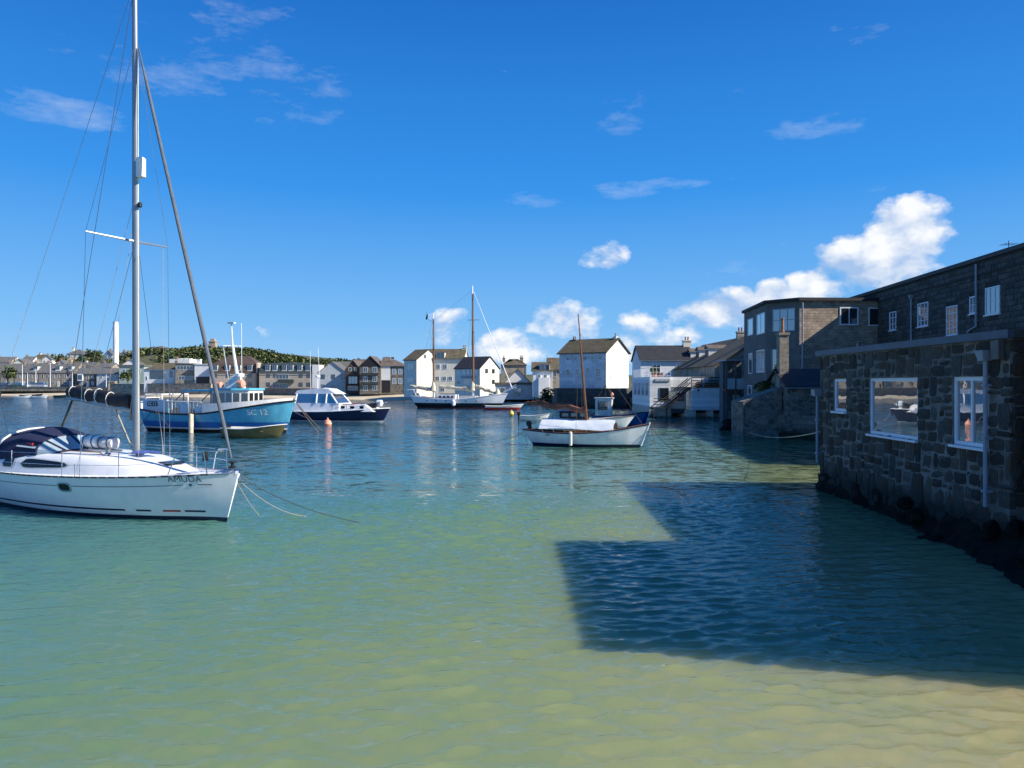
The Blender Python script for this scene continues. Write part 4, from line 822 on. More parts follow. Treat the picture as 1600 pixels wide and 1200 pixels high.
h.win('F', .42, 579, 592, 4.2, 6, 1, fm=dframe); h.win('F', .86, 579, 590, 1.3, 1, 1); h.win('F', .08, 588, 594, .6, 1, 1); bar_part(h.r, 'blue_shed', pm('bright_blue_boards', (.06, .22, .40), .6, .15, 2), (6.8, 8.9, -1.2, -.06, 0, 1.3)); h.chimney(7.5, 4, .7, .8, .6, 2)
def wallrun(name, label, pxa, pxb, da, db, zt, mat, th=.5, zb=-.3):
    a = P(pxa, 600, da); b = P(pxb, 600, db); t = thing(name, label, 'wall', (a.x, a.y, 0), math.atan2(b.y-a.y, b.x-a.x)); L = math.hypot(b.x-a.x, b.y-a.y)
    bar_part(t, 'wall', mat, (0, L, 0, th, zb, zt)); bar_part(t, 'coping', pm('pale_coping', (.25, .22, .18), .8, .2, 2), (-.05, L+.05, -.08, th+.08, zt+.002, zt+.14)); return t
wallrun('harbour_wall', 'long low granite promenade wall above the left beach', -120, 172, 238, 228, Z(605.5, 230), stonewall)
wallrun('garden_wall', 'stone garden wall below the brown-roofed house and banded house', 172, 330, 216, 203, Z(600, 208), stonewall)
wallrun('beach_wall', 'dark low wall along the beach below the mansard terraces', 330, 505, 200, 178, Z(607, 195), granite2)
# ------------------------------------------------------------------ terrace of cottages on the left
names = ['first', 'second', 'third', 'fourth', 'fifth', 'sixth']
xs = [-22, 2, 24, 43, 62, 78, 97, 116]
for i in range(7):
    a, b = xs[i], xs[i+1]; d = 244
    h = House('granite_cottage', 'granite terraced cottage with slate roof, '+('cut by the left picture edge' if i == 0 else 'the right-hand end of its row' if i == 6 else names[i-1]+' from the left picture edge'), a, d, (b-a)*d/F, 8, 2.4, Z(583, d), Z(567.5+(i % 3)*.8, d), 0, wall=granite, rmat=slate, over=.03, group='terraced granite cottages on the promenade')
    h.wins('F', (.28, .72), 585.5, 590.5, .8, 1, 2); h.win('F', .3, 595, 601, .9, 2, 1); h.door(.7, .9, 2.0, [wframe, brender, offwhite][i % 3])
    h.chimney(.3, 4, .8, .8, .7, 3)
    if i in (3, 5, 6): h.dormer(.5, Z(578, d), 1.5, 1.2, .9)
h = House('white_bay_house', 'slate-roofed stone house with white upper bay in the promenade row', 117, 242, 6.9, 8, 2.4, Z(584, 242), Z(574, 242), 0, wall=granite2, rmat=slate); bar_part(h.r, 'bay', wframe, (1.2, 2.8, -.6, -.03, Z(595, 242)-2.4, Z(584.5, 242)-2.4)); bar_part(h.r, 'bay_window', gwin, (1.4, 2.6, -.64, -.602, Z(593, 242)-2.4, Z(586, 242)-2.4))
h.wins('F', (.6, .85), 586, 592, .8, 1, 2); h.wins('F', (.3, .85), 596, 602, .9, 2, 1); h.door(.62, .9, 2, wframe); h.chimney(.5, 4, .8)
h = House('white_terrace_house', 'white-washed house with slate roof at the end of the promenade row', 151, 240, 7.3, 8, 2.4, Z(584, 240), Z(575.5, 240), 0, wall=grender, rmat=slate); h.wins('F', (.2, .45, .75), 586.5, 591, .8, 2, 1); h.win('F', .3, 597, 603, 1.6, 3, 1); h.door(.6, .9, 2, brender); h.chimney(6.8, 4, .7)
h = House('green_house', 'pale green house behind a palm-like tree near the yacht mast', 186, 236, 8, 8, 2.4, Z(573, 236), Z(570, 236), 0, roof='flat', wall=pm('pale_green_render', (.36, .47, .42), .8, .1, 1), rmat=slate); h.wins('F', (.2, .5, .8), 577, 583, 1.0)
h = House('tan_gatehouse', 'little square tan stone hut on the promenade', 169, 226, 2.1, 2, 1.6, Z(596.5, 226), Z(595.5, 226), 0, roof='flat', wall=pm('tan_stone', (.42, .36, .25), .9, .2, 2, brick=(.5, .25, .02, .8)), rmat=granite, cat='hut')
h = House('red_door_store', 'low stone store with red-brown doors beside the tan hut', 181, 224, 7.5, 3, 1.6, Z(600, 224), Z(599, 224), 0, roof='flat', wall=granite, rmat=wrender, cat='store'); h.door(.72, 1.7, 1.8, red)
# second row and hilltop houses
back = [(12, 262, 34, 572, 561, cream, slate, 'pale gabled house with slate roof behind the left cottages', 'y'), (-14, 262, 28, 566, 557.5, granite, slate, 'dark slate-roofed house at the left edge above the cottages', 'x'),
        (84, 258, 20, 571, 563, wrender, slate, 'white dormer house above the cottage row', 'y'), (100, 262, 20, 572, 565, granite, mossroof, 'stone house with mossy roof above the cottage row', 'x'), (122, 258, 26, 573, 566, granite2, slate, 'slate-roofed stone house behind the white bay house', 'x'),
        (152, 256, 22, 574, 567, granite, slate, 'grey-roofed stone house above the white-washed house', 'x'), (190, 262, 26, 570, 562, wrender, slate, 'white house among roofs just left of the yacht mast', 'y')]
hill_ = [(34, 292, 16, 563, 557, wrender, slate, 'small white hilltop house furthest left on the skyline', 'x'), (52, 296, 15, 560, 554, cream, mossroof, 'cream hilltop house with brown roof and chimney', 'x'), (66, 290, 14, 562, 555.5, wrender, slate, 'white gabled hilltop house beside the cream one', 'y'),
         (104, 300, 26, 553, 545.5, cream, slate, 'cream hipped-roof house standing highest on the left skyline', 'hip'), (124, 298, 16, 557, 553, wrender, mossroof, 'low white wing beside the hipped-roof skyline house', 'x'), (86, 294, 18, 563, 557.5, granite, slate, 'dark-roofed hillside house below the hipped skyline house', 'x'),
         (163, 296, 14, 554, 548, grender, slate, 'pale grey hill house just left of the white tower', 'y'), (186, 294, 14, 556, 549, wrender, slate, 'white hill house just right of the white tower', 'y'), (266, 252, 30, 569, 561, wrender, wrender, 'white flat house with chimneys below the scrubby hill', 'flat')]
for px, d, wpx, ye, yr, wm, rm, lab, rd in back+hill_:
    W = wpx*d/F; zb = max(2.4, hz(X(px, d), d)-1.0)
    h = House('hillside_house' if d > 280 else 'back_row_house', lab, px, d, W, 6, zb, Z(ye, d), Z(yr, d), random.uniform(-8, 8), ridge='y' if rd == 'y' else 'x', roof=rd if rd in ('hip', 'flat') else 'gable', wall=wm, rmat=rm)
    zw = Z(ye, d); n = 2 if W < 5 else 3
    h.wins('F', [(i+.5)/n for i in range(n)], ye+1.2, ye+1.2+1.2/d*F, .85, 2, 1)
    h.chimney(W*.15, 3, .7, .8, .6, 2, random.choice((granite, cream))); 
    if rd == 'flat':
        for q in (.35, .6, .85): h.chimney(W*q, 3, .5, 1.0, .7, 0, wrender)
tw = thing('white_tower', 'tall slim white chimney tower rising behind the roofs', 'tower', (X(181, 262), 262, 4))
MB().lathe([(1.02, -2), (.95, 0), (.90, Z(505, 262)-4)], 20).build('shaft', wrender, tw); MB().lathe([(.97, 0), (.97, .45), (.75, .46), (.75, .2)], 20).build('rim', offwhite, tw, (0, 0, Z(505, 262)-4))
mo = thing('hilltop_monument', 'small square stone monument on the scrubby hilltop', 'monument', (X(333, 312), 312, 17)); m = MB(); m.box(-1.3, 1.3, -1.3, 1.3, -2, 4.2); m.box(-1.5, 1.5, -1.5, 1.5, 4.2, 4.6); m.box(-.9, .9, -.9, .9, 4.6, 5.6); m.build('tower', pm('tan_stone2', (.36, .30, .22), .9, .2, 1), mo, smooth=False)
MB().box(-1.31, -.3, -1.33, -1.31, 1, 2.5).build('opening', blackclad, mo, smooth=False)
sk = House('hill_bungalow', 'dark-roofed bungalow half hidden in scrub on the hill crest', 234, 306, 6.5, 6, 15, Z(544, 306), Z(540, 306), 0, wall=granite2, rmat=tileroof, roof='hip'); sk.wins('F', (.3, .7), 545, 548, 1)
tree('windswept_tree', 'flat-topped dark tree on the skyline left of the tower', 150, 300, 11.5, 5.5, 4.2, s=.45, n=700)
tree('promenade_tree', 'bushy yellow-green tree in front of the pale green house', 200, 229, 2.0, 6.2, 3.0, s=.4, n=700)
tree('edge_tree', 'spiky green tree by the promenade at the left picture edge', 12, 236, 2.3, 7, 2.6, s=.4, n=600)
for px, d, zb, h_, r, lab in ((95, 288, 9.5, 5, 4, 'dark hedge-like tree below the hipped skyline house'), (140, 285, 9.5, 4.5, 4.5, 'green tree between skyline houses and tower'), (128, 278, 8.5, 4, 4, 'low green tree above the bay house roof'), (170, 276, 8, 4.6, 3.6, 'green tree at the foot of the white tower'), (112, 280, 8.5, 3.5, 3.5, 'low tree right of the cottage chimneys')):
    tree('hillside_tree', lab, px, d, zb, h_, r, 'trees among the hillside houses', .5, 420)
# promenade masts and parked cars
def pole(px, d, yt, zb, lab):
    t = thing('flagpole', lab, 'pole', (X(px, d), d, zb), 0, 'white poles on the promenade'); MB().tube([(0, 0, 0), (0, 0, Z(yt, d)-zb)], [.13, .07], 8).build('shaft', wframe, t); MB().lathe([(.02, 0), (.12, .08), (.02, .2)], 8).build('finial', wframe, t, (0, 0, Z(yt, d)-zb))
for px, yt, lab in ((35, 570, 'tall white pole leftmost on the promenade'), (43, 584, 'short white pole second from the left on the promenade'), (56, 577, 'white pole in front of the third cottage'), (78.5, 568, 'thick white pole before the middle cottages'), (113, 580, 'white pole left of the bay house'), (166, 586, 'white pole beside the tan hut')): pole(px, 236, yt, 2.3, lab)
def car(px, d, col, lab, van=False, L=4.2):
    t = thing('parked_car', lab, 'car', (X(px, d), d, 2.35), random.uniform(-.1, .1), 'cars parked on the promenade'); hh = 1.0 if van else .62
    m = MB(); m.prism([(-L/2, 0, .3), (L/2, 0, .3), (L/2, 0, .75), (L/2-.8, 0, .92), (-L/2+.1, 0, .95), (-L/2, 0, .8)], (0, -.85, 0), (0, .85, 0)); m.build('body', pm('car_'+lab[:8], col, .25, .05, 2, coat=.6), t)
    c = MB(); c.prism([(-L/2+.3, 0, .95), (L/2-1.0, 0, .93), (L/2-1.6, 0, .93+hh), (-L/2+.7, 0, .95+hh)], (0, -.72, 0), (0, .72, 0)); c.build('cabin', gwin, t)
    for x in (-L/2+.8, L/2-.8):
        for y in (-.82, .66): MB().lathe([(.31, 0), (.33, .03), (.33, .13), (.31, .16)], 12, axis='y').build('wheel', black, t, (x, y, .32))
car(7, 236, (.02, .04, .12), 'dark blue parked car near the left picture edge'); car(28, 236, (.03, .08, .05), 'dark green parked car left of the tall pole'); car(52, 237, (.75, .76, .78), 'white parked van behind the promenade wall', True, 5.5); car(62, 236, (.45, .47, .5), 'silver parked car beside the white van')
MB().prism([(-430, 239.6, 0), (-191, 238.6, 0), (-124, 228.7, 0), (-104, 228.2, 0), (-100, 262, 0), (-430, 262, 0)], (0, 0, -.1), (0, 0, 2.34)).build('promenade', asphalt, kind='structure', smooth=False)
# ------------------------------------------------------------------ boats
class Hull:
    """t runs 0 (stern) .. 1 (bow), local +x is the bow, z = 0 the waterline"""
    def __init__(s, L, B, sheer, plan, rake=.4, srake=0, keel=((0, -.15), (.5, -.45), (1, -.3)), p=((0, .3), (.5, .3), (.85, .5), (1, .85))):
        s.L, s.B, s.sh, s.pl, s.rk, s.sr, s.k, s.pp = L, B, sheer, plan, rake, srake, keel, p
    def zs(s, t): return herm(s.sh, t)
    def b(s, t): return max(.012, herm(s.pl, t)*s.B/2)
    def pt(s, t, z, side=-1, out=0):
        zs, zk = s.zs(t), herm(s.k, t); f = min(1.05, max(0, (z-zk)/(zs-zk))); y = s.b(t)*f**herm(s.pp, t)
        x = -s.L/2+s.sr+(s.L-s.rk-s.sr)*t+s.rk*max(-.3, z/s.zs(1))*t**7-s.sr*max(0, z/s.zs(0))*(1-t)**7
        return Vector((x, side*(y+out), z))
    def tx(s, x, z):
        a, b = 0., 1.
        for _ in range(26):
            m = (a+b)/2
            if s.pt(m, z).x < x: a = m
            else: b = m
        return (a+b)/2
    def on(s, x, z, side=-1, out=.004): return s.pt(s.tx(x, z), z, side, out)
    def shell(s, bands, top=1.0, nt=40, nf=7, z0=-.4):
        """bands: [(z_top or None for the sheer, material index)] from the bottom up"""
        m = MB(); ts = [1-(1-i/nt)**1.25 for i in range(nt+1)]; cols = []
        for t in ts:
            zz = []; lo = z0
            for zt, mi in bands:
                hi = s.zs(t)*top if zt is None else zt; n = nf if zt is None else 2
                zz += [(lo+(hi-lo)*i/n, mi) for i in range(n)]; lo = hi
            zz.append((lo, bands[-1][1])); cols.append(zz)
        n = len(cols[0])
        for side in (-1, 1):
            vs = [s.pt(t, z, side) for t, c in zip(ts, cols) for z, _ in c]; o = len(m.v); m.v += [tuple(v) for v in vs]
            for i in range(nt):
                for j in range(n-1):
                    q = (o+i*n+j, o+(i+1)*n+j, o+(i+1)*n+j+1, o+i*n+j+1); m.f.append(q if side < 0 else q[::-1]); m.m.append(cols[i][j][1])
        for i, flip in ((0, 1), (nt, 0)):                       # transom and stem
            for j in range(n-1):
                a, b = s.pt(ts[i], cols[i][j][0]), s.pt(ts[i], cols[i][j+1][0]); c, d = Vector((b.x, -b.y, b.z)), Vector((a.x, -a.y, a.z)); m.mi = cols[i][j][1]
                m.quad(*((a, b, c, d) if flip else (d, c, b, a)))
        m.mi = 0; return m
    def deck(s, drop=.05, inset=.05, camber=.06, nt=36, t0=0., t1=1.):
        m = MB(); R = []
        for i in range(nt+1):
            t = t0+(t1-t0)*i/nt; e = s.pt(t, s.zs(t)); b = max(.005, -e.y); z = s.zs(t)-drop; q = max(.003, min(b-inset, -s.pt(t, z).y-.025))
            X_ = s.pt(t, z).x; R.append([Vector((e.x, -b, e.z)), Vector((e.x, -max(.003, b-inset), e.z)), Vector((X_, -q, z)), Vector((X_, -q*.5, z+camber*.75)), Vector((X_, 0, z+camber)), Vector((X_, q*.5, z+camber*.75)), Vector((X_, q, z)), Vector((e.x, max(.003, b-inset), e.z)), Vector((e.x, b, e.z))])
        m.loft(R, closed=False, caps=False); return m
    def rail(s, r=.03, dz=0., t0=0., t1=1., nt=30, sides=(-1, 1), n=6, out=0.):
        m = MB()
        for sd in sides: m.tube([s.pt(t0+(t1-t0)*i/nt, s.zs(t0+(t1-t0)*i/nt), sd, out)+Vector((0, 0, dz)) for i in range(nt+1)], r, n)
        return m
    def patch(s, x0, x1, z0, z1, n=10, out=.005, side=-1):
        m = MB(); f = lambda v, x: v(x) if callable(v) else v
        A = [s.on(x0+(x1-x0)*i/n, f(z0, x0+(x1-x0)*i/n), side, out) for i in range(n+1)]; B = [s.on(x0+(x1-x0)*i/n, f(z1, x0+(x1-x0)*i/n), side, out) for i in range(n+1)]
        for i in range(n): m.quad(A[i], A[i+1], B[i+1], B[i])
        return m
    def text(s, body, size, xc, zc, mat, parent, side=-1, out=.008, name='lettering'):
        me = text_mesh(body, size)
        for v in me.vertices: v.co = s.on(xc+v.co.x*(1 if side < 0 else -1), zc+v.co.y, side, out)
        me.materials.clear(); me.materials.append(mat); return link(name, me, parent)
def outboard(parent, x, z, sc=1.0, mat=None):
    m = MB(); m.loft([[(x+dx*sc+a*sc, b*sc, z+q*sc) for a, b in ((-.2*k, -.13*k), (.16*k, -.13*k), (.2*k, 0), (.16*k, .13*k), (-.2*k, .13*k))] for q, k, dx in ((.1, .8, 0), (.2, 1, 0), (.42, .95, -.02), (.5, .6, -.02))])
    o = m.build('outboard_motor', mat or black, parent)
    MB().box(x-.09*sc, x+.07*sc, -.05*sc, .05*sc, z-.75*sc, z+.12*sc).build('outboard_leg', mat or black, o, smooth=False); MB().tube([(x+.15*sc, 0, z+.3*sc), (x+.6*sc, .05, z+.38*sc)], .025*sc, 6).build('tiller', mat or black, o)
PLANY = ((0, .70), (.15, .86), (.42, 1), (.65, .90), (.82, .62), (.93, .28), (1, .02))
PLANB = ((0, .78), (.2, .95), (.5, 1), (.75, .90), (.9, .58), (.97, .26), (1, .02))
def wire(parent, name, pts, r, mat, n=5): return MB().tube(pts, r, n).build(name, mat, parent)
def sag(a, b, s, n=14): a = Vector(a); b = Vector(b); return [a.lerp(b, i/n)-Vector((0, 0, s*4*(i/n)*(1-i/n))) for i in range(n+1)]

# --- the white yacht in front
th = rad(-26); ya = thing('sailing_yacht', 'white sailing yacht with navy spray hood and furled grey headsail in the left foreground', 'yacht', (-7.12-5*math.cos(th), 18.7-5*math.sin(th), 0), th)
H = Hull(10.5, 3.3, ((0, 1.02), (.45, 1.05), (.8, 1.13), (1, 1.24)), PLANY, rake=.42, srake=.3, p=((0, .30), (.5, .26), (.8, .42), (.93, .7), (1, .9)))
H.shell([(.10, 1), (None, 0)], nt=54, nf=9).build('hull', [white, navyp], ya)
H.deck(.035, .06, .10).build('deck', pm('deck_gelcoat', (.72, .73, .72), .5, .05, 3, .2, 80), ya)
m = H.rail(.022, .01, 0, .985); m.build('toe_rail', alu, ya)
tm = MB().box(-.09, .09, -.012, .012, -.018, .018).mesh('toe_rail_slot', black, False)
for i in range(36):
    t = .03+i*.026; a = H.pt(t, H.zs(t), -1, .024)+Vector((0, 0, .012)); b = H.pt(t+.01, H.zs(t+.01), -1, .024); o = link('toe_rail_slot', tm, ya, a, math.atan2(b.y-a.y, b.x-a.x))
zs = lambda x: H.zs(H.tx(x, 1.1))
H.patch(-5.0, 3.95, lambda x: zs(x)-.245, lambda x: zs(x)-.225, 40).build('cove_line', pm('grey_line', (.16, .17, .2), .5, .05), ya)
H.patch(-5.0, 2.25, .215, .265, 40).build('boot_stripe', navyp, ya)
for a, b, mt in ((2.55, 2.95, navyp), (3.25, 3.68, red), (3.78, 4.30, navyp)): H.patch(a, b, .215, .265, 6).build('bow_flash', mt, ya)
m = MB(); c0 = H.tx(.1, .78)
ring = [(math.cos(a), math.sin(a)) for a in [2*math.pi*k/20 for k in range(20)]]
def oval(xc, zc, rx, rz_, out): return [H.on(xc+rx*max(-1, min(1, c*1.12)), zc+rz_*max(-1, min(1, s_*1.12)), -1, out) for c, s_ in ring]
m.add(oval(.62, .80, .19, .085, .012), [tuple(range(20))]); m.build('hull_port', pm('dark_port', (.008, .008, .010), .22, .1, 3, spec=.35), ya)
m = MB(); m.loft([oval(.62, .80, .19, .085, .008), oval(.62, .80, .2, .095, .02), oval(.62, .80, .235, .125, .016), oval(.62, .80, .245, .132, .002)], caps=False); m.build('port_rim', steel, ya)
H.text('AMUDA', .215, 4.02, 1.09, pm('grey_lettering', (.12, .13, .15), .5, .05), ya, name='name_lettering'); MB().add([H.on(4.12+.035*math.cos(a), .945+.035*math.sin(a), -1, .007) for a in [k*.6283 for k in range(10)]], [tuple(range(10))]).build('emblem', MATS['grey_lettering'], ya); H.patch(4.28, 4.62, .94, .962, 5, .007).build('bow_scroll', black, ya)
# coachroof: lofted rounded cabin
def cab(x, w, zt, zb): return [(x, -w-.10, zb), (x, -w-.04, zb+(zt-zb)*.5), (x, -w*.93, zt-.07), (x, -w*.8, zt-.01), (x, -w*.4, zt+.03), (x, 0, zt+.045), (x, w*.4, zt+.03), (x, w*.8, zt-.01), (x, w*.93, zt-.07), (x, w+.04, zb+(zt-zb)*.5), (x, w+.10, zb)]
cs = [(-4.6, 1.15, 1.30, .98), (-3.3, 1.16, 1.34, 1.0), (-3.1, 1.16, 1.52, 1.0), (-2, 1.16, 1.56, 1.02), (-.5, 1.12, 1.58, 1.04), (.8, 1.02, 1.56, 1.06), (1.8, .85, 1.49, 1.08), (2.6, .64, 1.38, 1.1), (3.3, .42, 1.25, 1.13), (3.75, .28, 1.175, 1.14)]
MB().loft([cab(*c) for c in cs], closed=False).build('coachroof', white, ya)
def cabside(x, f):                                      # point on the cabin side, f = 0 bottom .. 1 upper edge
    i = max(k for k in range(len(cs)-1) if cs[k][0] <= x); u = (x-cs[i][0])/(cs[i+1][0]-cs[i][0]); w, zt, zb = [cs[i][k]+(cs[i+1][k]-cs[i][k])*u for k in (1, 2, 3)]
    if f < .6: y, z = -w-.10+.06*f/.6, zb+(zt-zb)*.5*f/.6
    else: q = (f-.6)/.4; y, z = -w-.04+(.04+.07*w)*q, zb+(zt-zb)*.5+((zt-.07)-(zb+(zt-zb)*.5))*q
    return Vector((x, y, z))
def cabwin(name, x0, x1, f0, f1, mat, out, taper=0):
    for sd in (-1, 1):
        m = MB(); n = 14; R_ = []
        for i in range(n+1):
            u = i/n; x = x0+(x1-x0)*u; e = (1-abs(2*u-1)**6)**.5; k = 1-taper*u
            fm = (f0+f1)/2; lo, hi = fm-(f1-f0)/2*e*k, fm+(f1-f0)/2*e*k; mid = min(max(.6, lo), hi)
            c_ = [cabside(x, lo), cabside(x, (lo+mid)/2), cabside(x, mid), cabside(x, (mid+hi)/2), cabside(x, hi)]
            for q in c_: q.y -= out; q.y *= -sd
            R_.append(c_ if sd > 0 else c_[::-1])
        m.loft(R_, closed=False, caps=False)
        m.build(name, mat, ya)
cabwin('window_rim', -1.85, .22, .22, .95, offwhite, .004, .5); cabwin('cabin_window', -1.8, .15, .3, .88, MATS['dark_port'], .008, .55)
cabwin('window_rim', -2.72, -2.02, .22, .95, offwhite, .004); cabwin('cabin_window', -2.62, -2.12, .34, .84, MATS['dark_port'], .008)
# mast, boom, rigging
mx_, mz = 1.4, 14.6
ms = MB().tube([(mx_, 0, 1.5), (mx_-.02, 0, 8), (mx_-.06, 0, mz)], [.105, .105, .075], 14, .78).build('mast', alu, ya)
MB().tube([(mx_+.108, 0, 1.7), (mx_+.07, 0, 12.7)], .014, 5).build('halyard', offwhite, ms); MB().box(mx_-.135, mx_-.09, -.02, .02, 1.7, 14.2).build('luff_groove', alu, ms, smooth=False)
MB().lathe([(.09, 0), (.125, .02), (.125, .52), (.09, .55)], 14, (mx_+.22, -.02, 9.15)).build('radar_reflector', white, ms); MB().box(mx_+.05, mx_+.2, -.03, .03, 9.25, 9.6).build('reflector_bracket', steel, ms, smooth=False)
MB().lathe([(.04, 0), (.06, .02), (.06, .12), (.03, .14)], 10, (mx_+.15, 0, 8.35)).build('steaming_light', black, ms)
MB().box(mx_-.16, mx_+.16, -.13, .13, 1.48, 1.62).build('mast_collar', steel, ms, smooth=False)
for sd in (-1, 1): MB().tube([(mx_, sd*.08, 7.42), (mx_-.30, sd*1.25, 7.5)], [.035, .022], 6, .6).build('spreader', alu, ms)
bend = Vector((mx_-.15, .05, 2.78)); bd = Vector((-.985, .17, .075)).normalized(); be = bend+bd*4.0
bo = MB().tube([bend, be], [.075, .065], 10).build('boom', alu, ya)
rgn = random.Random(5); ring = []
for i in range(25):
    t = i/24; c = bend+bd*(.1+3.85*t)+Vector((0, 0, .2+.03*math.sin(t*17))); r = .20-.05*t+.018*math.sin(t*41); ring.append([c+Vector((0, math.cos(a)*r*.75*(1+.06*rgn.uniform(-1, 1)), math.sin(a)*r*1.05)) for a in [2*math.pi*k/12 for k in range(12)]])
MB().loft(ring).build('sail_cover', pm('black_canvas', (.012, .010, .014), .75, .3, 4, .7, 18), bo)
for t in (.32, .5, .66, .93):
    c = bend+bd*(.1+3.85*t)+Vector((0, 0, .2+.03*math.sin(t*17))); r = (.20-.05*t+.018*math.sin(t*41))*.97; MB().tube([c+Vector((.02*math.sin(a), math.cos(a)*r*.8, math.sin(a)*r*1.12)) for a in [2*math.pi*k/12 for k in range(13)]], .014, 5).build('sail_tie', offwhite, bo)
m = MB()
for k in range(6): m.tube(sag(bend+Vector((.02, -.08+.03*k, .3-.05*k)), bend+Vector((-.05, -.1+.035*k, -.25-.04*k)), -.03, 6), .02, 5)
m.build('halyard_coils', rope, ms)
wire(bo, 'kicker', [(mx_-.12, 0, 1.65), bend+bd*1.1], .022, rope); wire(bo, 'mainsheet', [be-bd*.3, (-2.6, .2, 1.5)], .025, darkrope); wire(bo, 'mainsheet_tail', [be-bd*.36, (-2.75, .35, 1.5)], .015, darkrope)
wire(bo, 'topping_lift', [be, (mx_-.1, 0, 14.4)], .008, darkrope); MB().lathe([(.03, -.1), (.05, 0), (.03, .1)], 8).build('block', black, bo, be+Vector((0, 0, .75)))
fs0, fs1 = Vector((4.98, 0, 1.62)), Vector((mx_+.09, 0, 12.78))
fo = MB().tube([fs0.lerp(fs1, t) for t in (0, .03, .06, .5, .9, .965, 1)], [.03, .03, .05, .052, .042, .02, .012], 9).build('furled_headsail', furl, ya)
MB().lathe([(.05, 0), (.10, .01), (.10, .04), (.04, .06), (.04, .13), (.10, .15), (.10, .18), (.03, .19)], 14, (5.02, 0, 1.36)).build('furling_drum', black, fo); wire(fo, 'tack_strap', [(5.06, 0, 1.2), (5.0, 0, 1.5)], .03, steel)
for sd in (-1, 1):
    tip = Vector((mx_-.30, sd*1.25, 7.5)); ch_ = Vector((mx_-.35, sd*1.38, 1.08))
    wire(ya, 'cap_shroud', [(mx_-.02, sd*.07, 12.7), tip, ch_], .008, steel); wire(ya, 'lower_shroud', [(mx_, sd*.07, 7.3), ch_+Vector((-.2, 0, 0))], .007, steel)
    for q in (0, -.2): MB().tube([ch_+Vector((q, 0, 0)), ch_+Vector((q, 0, .32))], .016, 6).build('turnbuckle', steel, ya)
wire(ya, 'backstay', [(mx_-.1, 0, 14.5), (-4.95, 0, 3.2), (-5.05, .5, 1.0)], .008, steel); wire(ya, 'backstay_leg', [(-4.95, 0, 3.2), (-5.05, -.5, 1.0)], .008, steel); MB().lathe([(.02, -.12), (.06, 0), (.02, .12)], 8).build('backstay_block', black, ya, (-4.95, 0, 3.2))
wire(ya, 'flag_halyard', [(mx_-.3, 1.1, 7.48), (mx_-.5, 1.3, 1.1)], .005, rope); wire(ya, 'lazy_jack', [(mx_-.08, -.05, 8.4), be-bd*1.0], .005, rope); wire(ya, 'lazy_jack', [(mx_-.08, .05, 8.4), be-bd*2.4], .005, rope); wire(ya, 'spare_halyard', [(mx_+.12, -.05, 7.0), (mx_+.9, -.6, 1.25)], .006, rope)
# lifelines and pulpit
sx = [-3.9, -2.4, -1.6, .55, 2.35]
for sd in (-1, 1):
    tops = []
    for x in sx:
        a = H.on(x, zs(x)-.02, sd, -.06); MB().tube([a, a+Vector((0, 0, .66))], .0125, 6).build('stanchion', steel, ya); tops.append(a)
    e = Vector((3.75, sd*.62, 1.75)); 
    for hh in (.62, .33): wire(ya, 'lifeline', [a+Vector((0, 0, hh)) for a in tops]+[Vector((3.75, sd*.60, 1.18+hh*.95))], .006, steel)
m = MB()
for sd in (-1, 1):
    m.tube([(3.55, sd*.72, 1.2), (3.72, sd*.66, 1.62), (3.9, sd*.6, 1.76), (4.4, sd*.38, 1.80), (4.75, sd*.16, 1.80)], .016, 7); m.tube([(4.5, sd*.33, 1.2), (4.42, sd*.37, 1.79)], .016, 7); m.tube([(3.68, sd*.67, 1.5), (4.45, sd*.36, 1.5)], .012, 6)
m.tube([(4.75, -.16, 1.80), (4.78, 0, 1.78), (4.75, .16, 1.80)], .016, 7); m.build('pulpit', steel, ya)
MB().box(4.55, 5.18, -.07, .07, 1.2, 1.27).build('bow_roller', steel, ya, smooth=False)
m = MB().tube([(4.5, .05, 1.3), (5.1, .05, 1.32)], .022, 6); m.tube([(5.1, .05, 1.32), (5.22, .05, 1.2), (5.12, .05, 1.08)], .03, 6); m.prism([(5.1, -.08, 1.32), (5.24, .05, 1.22), (5.1, .18, 1.32)], (0, 0, 0), (.02, 0, -.16)); m.build('anchor', steel, ya)
MB().box(4.3, 4.4, -.3, -.2, 1.55, 1.78).build('navigation_light', black, ya, smooth=False)
# spray hood: canvas arches over hoops, clear panes, solar panel, grab rail
def arch(x, w, h, zb, n=13, lean=0): return [Vector((x+lean*math.sin(math.pi*k/(n-1)), -math.cos(math.pi*k/(n-1))*w, zb+h*(math.sin(math.pi*k/(n-1))**.62))) for k in range(n)]
A0, A1, A2_, A3 = arch(-.75, .82, .05, 1.58), arch(-1.35, 1.05, .60, 1.42, lean=-.1), arch(-2.2, 1.14, .86, 1.36, lean=-.05), arch(-2.95, 1.16, .80, 1.33, lean=.1)
clear = pm('clear_vinyl', (.34, .42, .46), .12, .12, 2, spec=.8, coat=.5)
sh_ = MB().loft([A1, A2_, A3], closed=False, caps=False).build('spray_hood', navy, ya)
MB().loft([A0, A1], closed=False, caps=False).build('windscreen', clear, sh_)
for k in (0, 3, 6, 9, 12): MB().tube([A0[k], A1[k]], .035, 6).build('windscreen_seam', navy, sh_)
for a_ in (A0, A1, A3): MB().tube(a_, .032, 6).build('hood_binding', navy, sh_)
for sd in (-1, 1):
    def sidep(u, v):
        a = A1[1].lerp(A1[3], v) if sd < 0 else A1[11].lerp(A1[9], v); b = A2_[1].lerp(A2_[4], v) if sd < 0 else A2_[11].lerp(A2_[8], v); p = a.lerp(b, u); p.y += sd*.03; return p
    q = [sidep(.06, .05), sidep(.95, .02), sidep(.95, .7), sidep(.5, .9), sidep(.06, .8)]; MB().quad(*(q if sd < 0 else q[::-1])).build('side_pane', clear, sh_, smooth=False)
ml = MB()
